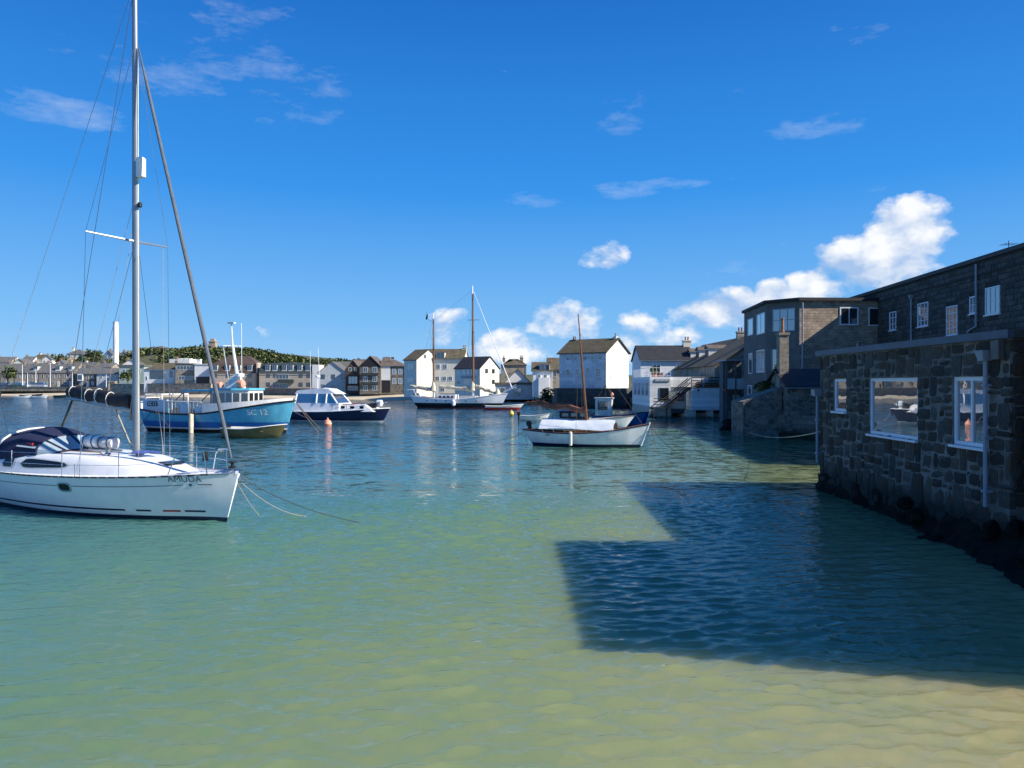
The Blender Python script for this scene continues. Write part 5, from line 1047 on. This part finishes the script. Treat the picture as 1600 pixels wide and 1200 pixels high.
for k in range(2):
    a, b = [A2_[5+k].lerp(A3[5+k], .1)+Vector((0, 0, .02)), A2_[6+k].lerp(A3[6+k], .1)+Vector((0, 0, .02))], [A2_[5+k].lerp(A3[5+k], .9)+Vector((0, 0, .02)), A2_[6+k].lerp(A3[6+k], .9)+Vector((0, 0, .02))]; ml.quad(a[0], b[0], b[1], a[1])
ml.build('solar_panel', glassmat('solar_cells', (.006, .008, .02), .06), sh_)
MB().tube([p+Vector((-.05, 0, .05)) for p in A3], .028, 7).build('grab_rail', white, sh_)
D0, D1, D2 = arch(-3.0, 1.17, .72, 1.28), arch(-3.5, 1.2, .62, 1.2), arch(-3.95, 1.2, .2, 1.12)
MB().loft([D0, D1, D2], closed=False, caps=False).build('cockpit_dodger', navy, ya)
MB().box(-1.9, -1.6, -1.0, -.8, 1.62, 1.84).build('red_cushion', red, ya, smooth=False)
for xc, mt, rr in ((-.28, white, .19), (.35, pm('grey_valise', (.55, .56, .58), .7, .12, 4), .17)):
    lr = MB().lathe([(.05, -.36), (rr*.9, -.33), (rr, -.26), (rr, -.02), (rr*1.06, 0), (rr, .02), (rr, .26), (rr*.9, .33), (.05, .36)], 16, (0, 0, 0), 'x').build('liferaft_canister', mt, ya, (xc, -.1, 1.62+rr+.06))
    for q in (-.18, .18): MB().lathe([(rr+.012, -.02), (rr+.012, .02)], 16, (q, 0, 0), 'x').build('strap', darkrope, lr)
m = MB(); m.box(-.6, .7, -.28, -.24, 1.6, 1.66); m.box(-.6, .7, .06, .1, 1.6, 1.66); m.build('raft_cradle', steel, ya, smooth=False)
MB().box(2.55, 3.0, -.24, .24, 1.36, 1.43).build('deck_hatch', MATS['dark_port'], ya, smooth=False); wire(ya, 'grab_handle', [(-.7, -.75, 1.6), (-.6, -.78, 1.66), (.9, -.72, 1.66), (1.0, -.7, 1.6)], .016, wood)
MB().lathe([(.07, 0), (.09, .03), (.06, .06), (.07, .16)], 10, (1.0, -.55, 1.58)).build('winch', steel, ya); m = MB(); leaf = random.Random(3)
for k in range(5): m.tube(sag((1.55+.1*k, -.25, 1.62), (1.75+.08*k, .2, 1.6), -.05, 5), .03, 5)
m.build('coiled_blue_line', pm('blue_rope', (.03, .06, .25), .8, .2, 9), ya)
R0 = ya.location; Rm = Matrix.Rotation(th, 3, 'Z'); W_ = lambda v: R0+Rm@Vector(v)
def ropething(name, label, pts, r=.015, mat=None): 
    a = Vector(pts[0]); o = MB().tube([Vector(p)-a for p in pts], r, 5).build(name, mat or rope, None, a); return tag(o, label, 'rope')
ropething('mooring_rope', 'pale mooring rope dropping steeply from the white yacht bow', sag(W_((5.1, -.05, 1.2)), P(408, 806, 19.6)-Vector((0, 0, .05)), .08), .008)
ropething('mooring_rope', 'long pale mooring rope running right from the white yacht bow', sag(W_((5.1, -.03, 1.2)), Vector((-5.2, 19.6, -.03)), .3), .009)
ropething('mooring_rope', 'thin dark mooring rope stretching furthest right of the white yacht', sag(W_((5.1, .03, 1.2)), Vector((-3.6, 18.6, -.03)), .2), .01, darkrope)

# --- blue fishing boat
def world_boat(pa, da, pb, db):                      # stern and bow waterline points from picture columns and distances
    a = Vector((X(pa, da), da, 0)); b = Vector((X(pb, db), db, 0)); return (a+b)/2, math.atan2(b.y-a.y, b.x-a.x), (b-a).length
c, an_, L = world_boat(247, 56.5, 456, 52.5)
fb_ = thing('fishing_boat', 'blue fishing boat with white wheelhouse and tripod mast moored left of centre', 'boat', c, an_)
H = Hull(L+.5, 4.0, ((0, 1.62), (.25, 1.34), (.5, 1.36), (.75, 1.75), (1, 2.3)), PLANB, rake=.75, keel=((0, -.3), (.5, -.6), (1, -.6)), p=((0, .35), (.5, .3), (.85, .5), (1, .9)))
tq = pm('turquoise_paint', (.10, .41, .57), .4, .12, 1.2, streak=.35); bl_ = pm('royal_blue_paint', (.025, .15, .43), .4, .15, 1.2, streak=.3); brn = pm('brown_antifouling', (.03, .018, .014), .8, .3, 2)
H.shell([(.22, 2), (.34, 3), (.78, 1), (None, 0)], nt=44).build('hull', [tq, bl_, brn, offwhite], fb_)
H.deck(.55, .1, .05).build('deck', greywood, fb_); H.rail(.07, .0, 0, 1).build('rubbing_strake', black, fb_)
hx = L/2
H.text('SC 12', .55, hx-2.0, 1.48, white, fb_, name='registration_lettering')
m = MB(); n = 16                                      # white raised bulwark forward
for sd in (-1, 1):
    A = []; B = []
    for i in range(n+1):
        t = .52+.475*i/n; a = H.pt(t, H.zs(t), sd, -.03); A.append(a+Vector((0, 0, .06))); B.append(a+Vector((-.05*t, -sd*.10, .72-.5*max(0, (t-.52))/.475)))
    for i in range(n): m.quad(*((A[i], A[i+1], B[i+1], B[i]) if sd < 0 else (B[i], B[i+1], A[i+1], A[i])))
m.build('bulwark', offwhite, fb_)
wl = [(.2, -1.35), (2.0, -1.35), (3.0, -.8), (3.0, .8), (2.0, 1.35), (.2, 1.35)]
wh = MB().prism([(x, y, 0) for x, y in wl], (0, 0, .8), (0, 0, 3.05)).build('wheelhouse', offwhite, fb_, smooth=False)
MB().prism([(x*1.06-.1, y*1.1, 0) for x, y in wl]+[], (0, 0, 3.052), (0, 0, 3.2)).build('wheelhouse_roof', tq, wh, smooth=False)
for i, (p0, p1) in enumerate(zip(wl[:-1], wl[1:])):
    a = Vector((*p0, 0)); b = Vector((*p1, 0)); k = max(1, round((b-a).length/.62)); nrm = Vector((b.y-a.y, a.x-b.x, 0)).normalized()
    for j in range(k):
        q0, q1 = a.lerp(b, (j+.12)/k)+nrm*.012, a.lerp(b, (j+.88)/k)+nrm*.012
        MB().quad(q0+Vector((0, 0, 2.05)), q1+Vector((0, 0, 2.05)), q1+Vector((0, 0, 2.85)), q0+Vector((0, 0, 2.85))).build('wheelhouse_window', gwin, wh, smooth=False)
MB().box(-2.4, .18, -1.5, 1.5, 2.95, 3.08).build('shelter_roof', tq, fb_, smooth=False)
for y in (-1.4, 1.4): MB().tube([(-2.3, y, .8), (-2.3, y, 2.95)], .05, 6).tube([(-2.3, y, 2.9), (-3.3, y, 2.1)], .04, 6).build('shelter_post', pipem, fb_)

fn = MB(); fn.loft([[(x+a, b, z) for a, b in ((-.5*k, -.45*k), (.6*k, -.45*k), (.6*k, .45*k), (-.5*k, .45*k))] for x, z, k in ((1.0, 3.2, 1.15), (1.15, 3.7, .75), (1.3, 4.2, .3))]); fn.build('mast_housing', offwhite, fb_, smooth=False)
mt = MB().tube([(1.3, 0, 4.2), (.9, 0, 6.4)], [.14, .09], 8); mt.tube([(.9, 0, 6.4), (.8, 0, 8.0)], [.07, .04], 6); mt.tube([(.5, -.5, 6.3), (1.3, .5, 6.3)], .04, 6); mt.build('mast', offwhite, fb_)
MB().box(.55, 1.1, -.12, .12, 7.95, 8.05).build('radar_bar', offwhite, fb_, smooth=False); MB().tube([(1.5, .3, 3.2), (1.45, .3, 8.0)], .02, 5).build('aerial', white, fb_); MB().tube([(1.0, -.4, 3.2), (.4, -.4, 6.3)], .03, 5).build('stay', steel, fb_)
MB().lathe([(.12, 0), (.3, .05), (.3, .25), (.1, .3)], 14, (1.75, -.2, 4.0)).build('radar_dome', white, fb_); MB().lathe([(.05, -.3), (.28, -.2), (.32, 0), (.28, .2), (.05, .3)], 12, (2.0, -.4, 3.5), 'x').build('stowed_buoy', orange, fb_); MB().lathe([(.05, -.35), (.25, -.25), (.25, .25), (.05, .35)], 10, (.1, -.5, 3.42), 'x').build('stowed_buoy', orange, fb_)
for a, b, z0, z1 in ((-5.9, -3.6, 1.35, 2.35), (-2.3, -1.6, 1.2, 2.15), (-.9, .1, 1.2, 1.9)):
    MB().box(a, b, -1.78 if a > -5 else -1.62, -1.66 if a > -5 else -1.5, z0, z1).build('weather_board', canvaswhite, fb_, smooth=False)
for k in range(9): MB().box(-3.5+k*.33, -3.42+k*.33, -1.75, -1.68, 1.2, 2.25).build('rail_post', offwhite, fb_, smooth=False)
MB().tube([(-3.6, -1.72, 2.25), (-.4, -1.72, 2.2)], .04, 6).build('rail', offwhite, fb_)
sg = MB().box(-5.45, -4.5, -1.66, -1.622, 1.85, 2.22).build('registration_board', navyp, fb_, smooth=False)
me = text_mesh('SC12', .36); me.transform(Matrix.Translation((-4.97, -1.667, 2.03)) @ Matrix.Rotation(rad(90), 4, 'X')); me.materials.append(white); link('board_lettering', me, sg)
m = MB()
for y in (-1.3, 1.3):
    m.tube([(-6.0, y, 1.5), (-6.0, y, 2.7), (-4.4, y, 2.75), (-4.4, y, 1.2)], .045, 6)
for x in (-6.0, -5.2, -4.4): m.tube([(x, -1.3, 2.72), (x, 1.3, 2.72)], .04, 6)
m.tube([(-6.9, -1.0, 1.5), (-6.9, -1.0, 2.45), (-6.9, 1.0, 2.45), (-6.9, 1.0, 1.5)], .04, 6); m.tube([(-6.9, -1, 2.1), (-6, -1.2, 2.1)], .04, 6); m.tube([(-6.9, -1, 2.45), (-6, -1.2, 2.45)], .04, 6); m.build('stern_gantry', white, fb_)
MB().box(-7.0, -6.85, -.9, .9, 1.6, 2.2).build('stern_gate', canvaswhite, fb_, smooth=False); MB().lathe([(.02, -.75), (.17, -.7), (.19, 0), (.17, .7), (.02, .75)], 10, (-.9, -2.16, .62)).build('fender', pm('cream_fender', (.6, .53, .38), .7, .2, 3), fb_)
for pts in (((-4.6, -1.95, 1.6), (-6.0, -2.05, .1)), ((-4.5, -1.95, 1.6), (-2.5, -2.25, .15))): wire(fb_, 'net_line', pts, .025, darkrope)
Rf = Matrix.Rotation(an_, 3, 'Z'); bowf = c+Rf@Vector((hx+.35, 0, 2.2))
ropething('mooring_rope', 'left of two taut brown ropes from the fishing boat bow', sag(bowf, P(497, 676, 53), .05), .03, greywood); ropething('mooring_rope', 'right of two taut brown ropes from the fishing boat bow', sag(bowf, P(504, 674, 54), .05), .03, greywood)
# --- generic small open boats
def openboat(name, label, px, pywl, L, B, Hh, head, hm, gm, motor=True, group=None, dark=None, inner=None, bands=None):
    d = CH*F/(pywl-600); t = thing(name, label, 'boat', (X(px, d), d, 0), rad(head), group)
    h = Hull(L, B, ((0, Hh*.9), (.5, Hh*.88), (1, Hh*1.25)), PLANB, rake=.12*L, keel=((0, -.15), (.5, -.2), (1, -.1)), p=((0, .3), (.6, .35), (1, .8)))
    h.shell(bands or [(None, 0)], nt=24, nf=5, z0=-.15).build('hull', hm if isinstance(hm, list) else [hm], t); h.deck(Hh*.6, .06, 0, 20).build('interior', inner or offwhite, t); h.rail(.035, 0, 0, 1, 20).build('gunwale', gm, t)
    for x in (-.18, .16): MB().box(x*L-.1, x*L+.1, -B*.43, B*.43, Hh*.6, Hh*.6+.04).build('thwart', greywood, t, smooth=False)
    if motor: outboard(t, -L/2-.12, Hh*.75, .9)
    return t, h
olive = pm('olive_paint', (.115, .105, .04), .6, .25, 2, streak=.4)
openboat('olive_dinghy', 'olive green dinghy with black outboard below the fishing boat', 400, 684, 4.3, 1.7, .72, -10, olive, offwhite)
openboat('grey_tender', 'small white tender with outboard left of the white sailing lugger', 836, 656.5, 2.9, 1.3, .5, -3, offwhite, pipem)
openboat('red_inflatable', 'low red and white powerboat right of the ketch', 788, 640.5, 5.2, 1.8, .62, 4, [red, offwhite], offwhite, bands=[(.35, 0), (None, 1)], inner=black)
openboat('white_dinghy', 'left of two white dinghies moored off the promenade', 36, 622.5, 4.0, 1.5, .6, 4, white, white, False, 'dinghies off the promenade'); openboat('white_dinghy', 'right of two white dinghies moored off the promenade', 62, 622.5, 4.2, 1.5, .6, -4, white, white, False, 'dinghies off the promenade')
openboat('dark_skiff', 'dark open skiff lying behind the two white dinghies', 50, 620.5, 6, 1.7, .7, 0, black, pipem, False); openboat('dark_green_dinghy', 'dark green dinghy near the yacht boom end', 97, 621, 4, 1.5, .6, 0, pm('dark_green_paint', (.02, .06, .05), .5, .1), black, False)
# --- navy motor cruiser
c, an_, L = world_boat(464, 69.5, 605, 67)
mc = thing('motor_cruiser', 'navy-hulled motor cruiser with white cabin and canopy', 'boat', c, an_); hx = L/2
H = Hull(L+.5, 3.1, ((0, .92), (.5, .98), (1, 1.28)), PLANB, rake=.7, p=((0, .25), (.5, .3), (.85, .55), (1, .9)))
H.shell([(.16, 1), (None, 0)], nt=36).build('hull', [navyp, offwhite], mc); H.deck(.04, .05, .06).build('deck', white, mc); H.rail(.045, .03).build('rubbing_strake', white, mc)
def lbox(x0, x1, w0, w1, z0, z1, rk0=0, rk1=0): return MB().hexa([(x0, -w0, z0), (x1, -w0, z0), (x1, w0, z0), (x0, w0, z0), (x0+rk0, -w1, z1), (x1-rk1, -w1, z1), (x1-rk1, w1, z1), (x0+rk0, w1, z1)])
lbox(-.3, hx-.8, 1.2, .95, 1.0, 1.62, 0, 1.0).build('forward_cabin', white, mc, smooth=False); lbox(-hx+.4, .5, 1.35, 1.2, .95, 1.75, 0, .1).build('cockpit_side', white, mc, smooth=False)
wh = lbox(-hx+.5, .3, 1.2, 1.02, 1.75, 2.6, .1, .75).build('wheelhouse', gblue, mc, smooth=False)
for x, rk in ((-hx+.55, .1), (-1.9, 0), (-.9, 0), (.25, -.72)):
    for sd in (-1, 1): MB().tube([(x, sd*1.21, 1.75), (x+rk, sd*1.04, 2.6)], .07, 6).build('pillar', white, wh)
rg = []
for x, z, w in ((-hx+.35, 2.6, 1.08), (-hx+.6, 2.95, 1.0), (-1.6, 3.15, .9), (-.9, 3.1, .9), (.0, 2.62, 1.05)): rg.append([(x, -w, 2.58), (x, -w*.9, z-.04), (x, 0, z), (x, w*.9, z-.04), (x, w, 2.58)])
MB().loft(rg, closed=False).build('canopy', canvaswhite, mc)
for k in range(3): MB().box(.55+k*.95, .95+k*.95, -1.125+.0*k, -1.09, 1.27, 1.5).build('cabin_window', MATS['dark_port'], mc, smooth=False)
m = MB()
for sd in (-1, 1):
    m.tube([(-.2, sd*1.38, 1.05), (-.1, sd*1.38, 1.6), (hx-1.4, sd*.95, 1.75), (hx-.1, sd*.2, 1.85)], .022, 6)
    for x, w in ((1.2, 1.25), (2.6, .95), (hx-.6, .5)): m.tube([(x, sd*w, 1.05), (x, sd*w, 1.7)], .02, 5)
m.build('guard_rail', steel, mc); MB().lathe([(.05, 0), (.22, .04), (.22, .2), (.05, .25)], 12, (-hx+2.2, 0, 4.1)).build('radar_dome', white, mc); m = MB().tube([(-hx+2.2, 0, 2.9), (-hx+2.2, 0, 4.1)], .05, 6); m.tube([(-hx+1.3, .3, 2.9), (-hx+1.2, .3, 6.6)], .02, 5); m.tube([(-hx+2.6, -.3, 3), (-hx+2.4, -.3, 6.9)], .02, 5); m.build('aerial_mast', white, mc)
lbox(hx-1.9, hx-.9, .5, .4, 1.4, 1.75).build('windlass_box', black, mc, smooth=False); MB().lathe([(.05, -.35), (.3, -.2), (.3, .2), (.05, .35)], 12, (hx-.8, .1, 1.75), 'x').build('grey_fender', canvaswhite, mc); MB().box(-.2, 1.6, -.5, .5, 1.62, 1.68).build('red_cushion', red, mc, smooth=False)
bu = thing('mooring_buoy', 'faded orange mooring buoy in front of the navy cruiser', 'buoy', P(512, 664, 63)+Vector((0, 0, .1))); MB().lathe([(.03, -.35), (.25, -.28), (.36, 0), (.27, .26), (.1, .36), (.06, .46)], 14).build('float', orange, bu); MB().lathe([(.05, .46), (.09, .5), (.05, .56)], 8).build('eye', steel, bu)
bu = thing('mooring_buoy', 'small yellow buoy left of the sailing lugger', 'buoy', P(799, 648, 80)+Vector((0, 0, .1))); MB().lathe([(.03, -.3), (.2, -.2), (.28, 0), (.2, .25), (.08, .36)], 14).build('float', yellow, bu); MB().lathe([(.04, .36), (.08, .4), (.04, .46)], 8).build('eye', steel, bu)
bw = c+Matrix.Rotation(an_, 3, 'Z')@Vector((hx+.3, 0, 1.2)); ropething('mooring_rope', 'white rope hanging from the navy cruiser bow', sag(bw, P(615, 657, 68), .1), .02)
st_ = c+Matrix.Rotation(an_, 3, 'Z')@Vector((-hx+.4, -1.3, 1.0)); ropething('mooring_rope', 'pale rope from the navy cruiser stern to the orange buoy', sag(st_, P(511, 663, 63.2), .15), .02)
# --- the ketch
c, an_, L = world_boat(652, 110, 786, 107)
ke = thing('sailing_ketch', 'dark-hulled white-topped sailing ketch with two wooden masts', 'boat', c, an_); hx = L/2
H = Hull(L+1.4, 3.6, ((0, 1.75), (.3, 1.3), (.6, 1.35), (1, 2.1)), ((0, .45), (.15, .8), (.45, 1), (.7, .88), (.88, .5), (1, .02)), rake=1.1, srake=.7, keel=((0, .1), (.25, -.4), (1, -.4)))
dkg = pm('dark_green_hull', (.010, .022, .024), .35, .15, 2); H.shell([(.08, 2), (.72, 1), (None, 0)], nt=40).build('hull', [white, dkg, red], ke); H.deck(.3, .08, .06).build('deck', wood, ke); H.rail(.05, .02).build('cap_rail', white, ke)
lbox(-3.2, -.4, 1.0, .85, 1.1, 1.95).build('deckhouse', white, ke, smooth=False); lbox(.2, 2.6, .9, .8, 1.2, 1.75).build('fore_cabin', offwhite, ke, smooth=False)
for k in range(4): MB().box(-2.9+k*.62, -2.5+k*.62, -1.0, -.93, 1.5, 1.75).build('deckhouse_window', MATS['dark_port'], ke, smooth=False)
for k in range(6): MB().lathe([(.11, 0), (.11, .03)], 10, axis='y').build('porthole', black, ke, H.on(-hx+2+k*1.5, 1.05, -1, .02))
def mast(boat, x, z0, zt, r, wt, name='mast', rk=0):
    o = MB().tube([(x, 0, z0), (x-rk*.5, 0, z0+(zt-z0)*.5), (x-rk*.94, 0, z0+(zt-z0)*.93)], [r, r*.9, r*.62], 9).build(name, wood, boat); MB().tube([(x-rk*.94, 0, z0+(zt-z0)*.93), (x-rk, 0, zt)], [r*.6, r*.45], 8).build('masthead', wt, o); MB().tube([(x, 0, z0), (x, 0, z0+2.2)], r*1.12, 9).build('mast_coat', white, o); return o
dK = 109; xm = lambda px: (X(px, 108.5)-c.x)/math.cos(an_)
xz, xM = xm(677), xm(740); zM, zZ = Z(447, 108.3), Z(488, 109)
mn = mast(ke, xM, 1.2, zM, .17, white, 'main_mast', .15); mzz = mast(ke, xz, 1.2, zZ, .14, white, 'mizzen_mast', .1)
def furled(boat, a, b, r, mat, name, n=16, seed=1):
    rg_ = random.Random(seed); a = Vector(a); b = Vector(b); R = []
    for i in range(n+1):
        t = i/n; q = a.lerp(b, t)+Vector((0, 0, .06*math.sin(t*14+seed))); rr = r*(1.2-.5*t)*(1+.16*math.sin(t*23+seed)); R.append([q+Vector((0, math.cos(k)*rr*.7, math.sin(k)*rr+(rg_.uniform(-.25, .1)*rr))) for k in [2*math.pi*j/9 for j in range(9)]])
    return MB().loft(R).build(name, mat, boat)
for (xa, xb, za, zb, nm) in ((xM-.2, xm(687), 2.75, 3.15, 'mainsail'), (xz-.2, xm(639), 2.7, 3.2, 'mizzen_sail')):
    MB().tube([(xa, 0, za-.25), (xb, 0, zb-.2)], .07, 7).build('boom', sailcream, ke); furled(ke, (xa, 0, za), (xb, 0, zb), .26, sailcream, nm, seed=int(xa*10) % 7)
    MB().lathe([(.5, 0), (.35, .6), (.12, 1.5)], 10, (xa+.1, 0, za-.2)).build('sail_bunt', sailcream, ke)
furled(ke, (xm(744), 0, 3.2), (xm(775), 0, 2.2), .3, sailcream, 'staysail', seed=4); MB().lathe([(.45, 0), (.4, .4), (.1, .9)], 9, (xm(778), 0, 1.9)).build('jib_bag', sailcream, ke)
bs_ = MB().tube([(hx-1.0, 0, 1.75), (xm(806), 0, 3.05)], [.13, .08], 8).build('bowsprit', white, ke); MB().tube([(xm(788), -.45, 2.4), (xm(806), -.1, 3.4)], .03, 5).build('bowsprit_rail', white, bs_); MB().tube([(xm(788), .45, 2.4), (xm(806), .1, 3.4)], .03, 5).build('bowsprit_rail', white, bs_)
MB().tube([(xM, 0, zM-.8), (xm(800), 0, 2.9)], [.03, .085], 6).build('furled_jib', white, ke)
for x0, zt in ((xM, zM-1), (xz, zZ-1)):
    for sd in (-1, 1):
        for q in (-.7, .1, .8): wire(ke, 'shroud', [(x0, 0, zt if q < .5 else zt*.7), (x0+q-.3, sd*1.6, 1.4)], .012, black, 4)
wire(ke, 'topmast_stay', [(xM, 0, zM-.5), (xz, 0, zZ-1.2)], .012, rope, 4); wire(ke, 'mizzen_backstay', [(xz, 0, zZ-.3), (-hx-.3, 0, 2.2)], .012, black, 4)
MB().tube([(xM-.9, 0, zM*.72), (xM+.9, 0, zM*.72)], .04, 5).build('crosstrees', wood, mn)
pn = MB().tube([(xz-1.15, 0, zZ-.9), (xz-1.15, 0, zZ+.2)], .02, 5).build('windvane_post', black, ke); MB().add([(xz-1.3, 0, zZ-1.1), (xz-1.0, .03, zZ-.9), (xz-.95, 0, zZ-.2), (xz-1.15, -.03, zZ-.3), (xz-1.25, .02, zZ-.6)], [(0, 1, 2, 3, 4)]).build('windvane', black, pn, smooth=False); wire(pn, 'windvane_arm', [(xz-1.15, 0, zZ-.9), (xz, 0, zZ-1.5)], .015, black, 4)
MB().lathe([(.05, -.3), (.4, -.15), (.45, .1), (.2, .4)], 10, (-hx-.4, 0, 1.5), 'x').build('stern_gear', black, ke); m = MB()
for y in (-.8, .8): m.tube([(-hx+.2, y, 1.6), (-hx-.3, y, 2.7), (-hx-1.3, y, 2.6)], .05, 6)
m.build('davits', white, ke); MB().lathe([(.03, -.5), (.28, -.3), (.28, .3), (.03, .5)], 10, (-.3, -1.95, .75)).build('fender', white, ke)
m = MB()
for i in range(11): x = -hx+.6+i*1.1; m.tube([H.on(x, 1.3, -1, -.1), H.on(x, 1.3, -1, -.1)+Vector((0, 0, .95))], .018, 5)
m.build('stanchions', steel, ke)
# --- the white lugger
c, an_, L = world_boat(836, 42.3, 996, 40.5)
lu = thing('sailing_lugger', 'white open sailing lugger with canvas tent and furled tan sail in mid water', 'boat', c, an_); hx = L/2
H = Hull(L+1.3, 2.0, ((0, .88), (.25, .76), (.55, .80), (.8, .98), (1, 1.28)), ((0, .35), (.12, .68), (.4, 1), (.65, .92), (.85, .52), (.95, .2), (1, .02)), rake=.5, srake=.6, keel=((0, .0), (.2, -.35), (1, -.35)), p=((0, .5), (.5, .4), (.85, .6), (1, .9)))
lw = pm('lugger_white_paint', (.72, .74, .76), .45, .08, 1.2, streak=.25, bump=.15, bscale=5); H.shell([(.17, 1), (None, 0)], nt=40).build('hull', [lw, navyp], lu); H.deck(.28, .08, .02).build('interior', wood, lu); H.rail(.03, .0, 0, 1, 36).build('gunwale', navyp, lu); H.rail(.025, .045, 0, 1, 36, out=-.02).build('cap_rail', wood, lu)
for x, w in ((hx+.37, 1), ): MB().tube([H.pt(1, .1, -1)*1.0, Vector((H.pt(1, 1.3).x+.02, 0, 1.40))], .05, 7).build('stem_post', white, lu)
xl = lambda px: (X(px, 41.3)-c.x)/math.cos(an_)
x0, x1 = xl(849), xl(960); R = []
for i in range(13):
    t = i/12; x = x0+(x1-x0)*t; zt = 1.54+.03*math.sin(t*9)-.05*t; w = .86-.2*max(0, t-.6); R.append([(x+(.22 if i == 0 else -.22 if i == 12 else 0)*0, -w-.04*math.sin(t*37), .98+.05*math.sin(t*5)), (x+.03*math.sin(i*2.1), -w*.72, 1.25), (x+.04*math.sin(i*3.3), -w*.3, zt-.12), (x, 0, zt), (x, w*.3, zt-.12), (x, w*.72, 1.25), (x, w, .98)])
MB().loft(R, closed=False, caps=False).build('tent_cover', canvaswhite, lu)
for k in range(7): x = x0+.2+(x1-x0-.4)*k/6; wire(lu, 'tent_lacing', [(x, -.88, .98), (x+.08, -.95, .80)], .012, rope, 4)
for k in range(4): MB().box(x0+.4+k*.9, x0+.62+k*.9, -.85, .85, .62, .66).build('thwart', wood, lu, smooth=False)
mx2 = xl(919); top = Vector((xl(904), 0, Z(490, 41.3))); mo_ = MB().tube([(mx2, 0, .5), Vector((mx2, 0, .5)).lerp(top, .5), top], [.075, .06, .03], 8).build('mast', wood, lu)
MB().tube([(mx2-.14, .06, 1.3), Vector((mx2, 0, .5)).lerp(top, .8)+Vector((-.02, 0, 0))], [.04, .03], 6).build('yard', wood, lu); MB().tube([(mx2-.05, 0, 2.0), (xl(822), 0, 2.42)], .05, 7).build('boom', wood, lu)
furled(lu, (mx2-.1, 0, 2.08), (xl(825), 0, 2.45), .17, sailbrown, 'furled_sail', 22, 3)
for a in ((mx2-.5, -.9, .85), (mx2-.5, .9, .85), (hx+.3, 0, 1.25)): wire(lu, 'stay', [Vector((mx2, 0, .5)).lerp(top, .85), a], .008, darkrope, 4)
MB().lathe([(.02, -.4), (.09, -.36), (.10, 0), (.09, .36), (.02, .4)], 10, (xl(899), -1.06, .48)).build('fender', offwhite, lu); outboard(lu, -hx-.35, 1.0, .75); MB().tube([(-hx-.25, 0, 1.3), (-hx-.25, 0, .7)], .05, 6).build('rudder_head', black, lu)
[H.patch(xl(q), xl(q)+.05, .62, .75, 2, .008).build('faded_hull_mark', white, lu) for q in (919, 924.5, 929.5)]; lbox(xl(968), xl(988), .22, .12, .85, 1.0).build('foredeck', greywood, lu, smooth=False)
m = MB()
for k in range(5): m.tube(sag((xl(950)+.06*k, -.6, .95), (xl(958)+.07*k, -.2, .95), -.04, 5), .03, 5)
m.build('rope_coil', rope, lu)
bl2 = c+Matrix.Rotation(an_, 3, 'Z')@Vector((hx+.75, 0, 1.1)); sl2 = c+Matrix.Rotation(an_, 3, 'Z')@Vector((-hx-.6, 0, .75))
ropething('mooring_rope', 'longest pale rope running right from the lugger bow', sag(bl2, P(1084, 707.5, 37.4), .12), .016); ropething('mooring_rope', 'shorter dark rope beside the lugger bow', sag(bl2, P(1052, 703, 39), .1), .014, darkrope); ropething('mooring_rope', 'slack rope dropping steeply from the lugger bow', sag(bl2, P(1026, 700, 40), .1), .012, darkrope)
ropething('mooring_rope', 'pale rope running left from the lugger stern', sag(sl2, P(768, 690, 44.5), .1), .016); ropething('mooring_rope', 'short dark rope under the lugger stern', sag(sl2, P(824, 692, 43.5), .1), .012, darkrope)
ropething('mooring_rope', 'pale rope sagging from the block building rocks to the stone building', sag((X(1163, 50), 50, .35), (10.7, 25.2, 1.9), .35), .02)
# --- workboats behind the lugger
t, h = openboat('cuddy_launch', 'white launch with black cuddy half hidden behind the lugger', 930, 669, 6.2, 2.0, .8, -6, lw, greywood, False)
lbox(-2.8, -.5, .8, .7, .6, 1.35).build('cuddy', black, t, smooth=False); lbox(-2.95, -.4, .85, .75, 1.352, 1.42).build('cuddy_roof', navyp, t, smooth=False)
for k in range(3): MB().box(-2.6+k*.7, -2.1+k*.7, -.81, -.76, .95, 1.22).build('cuddy_window', gblue, t, smooth=False)
t, h = openboat('blue_workboat', 'bright blue workboat with upright white wheelhouse behind the lugger', 968, 664, 4.6, 2.0, .9, -12, pm('bright_blue_paint', (.03, .19, .45), .45, .12, 2, streak=.2), black, False)
wq = lbox(-2.0, -.7, .65, .7, .5, 2.25, 0, -.1).build('wheelhouse', offwhite, t, smooth=False); lbox(-2.1, -.5, .75, .78, 2.252, 2.34).build('wheelhouse_roof', white, wq, smooth=False)
MB().box(-1.8, -.95, -.71, -.66, 1.3, 2.05).build('wheelhouse_window', gwin, wq, smooth=False); m = MB().tube([(-1.9, 0, 2.3), (-1.2, 0, 3.4), (-.5, 0, 2.3)], .035, 6); m.tube([(-1.2, 0, 2.3), (-1.2, 0, 3.5)], .03, 6); m.build('roof_frame', darkwood, wq); MB().lathe([(.02, -.2), (.16, 0), (.02, .2)], 8, (-.6, -.3, 2.6)).build('lamp', orange, wq)
openboat('royal_blue_skiff', 'royal blue skiff with pale gunwale right of the blue workboat', 991, 662, 2.6, 1.5, .85, -4, pm('royal_blue_skiff', (.012, .05, .42), .5, .12, 2), rope, False)
openboat('brown_punt', 'low brown wooden punt just behind the lugger mast', 930, 661, 4.5, 1.6, .5, 0, wood, darkwood, False)
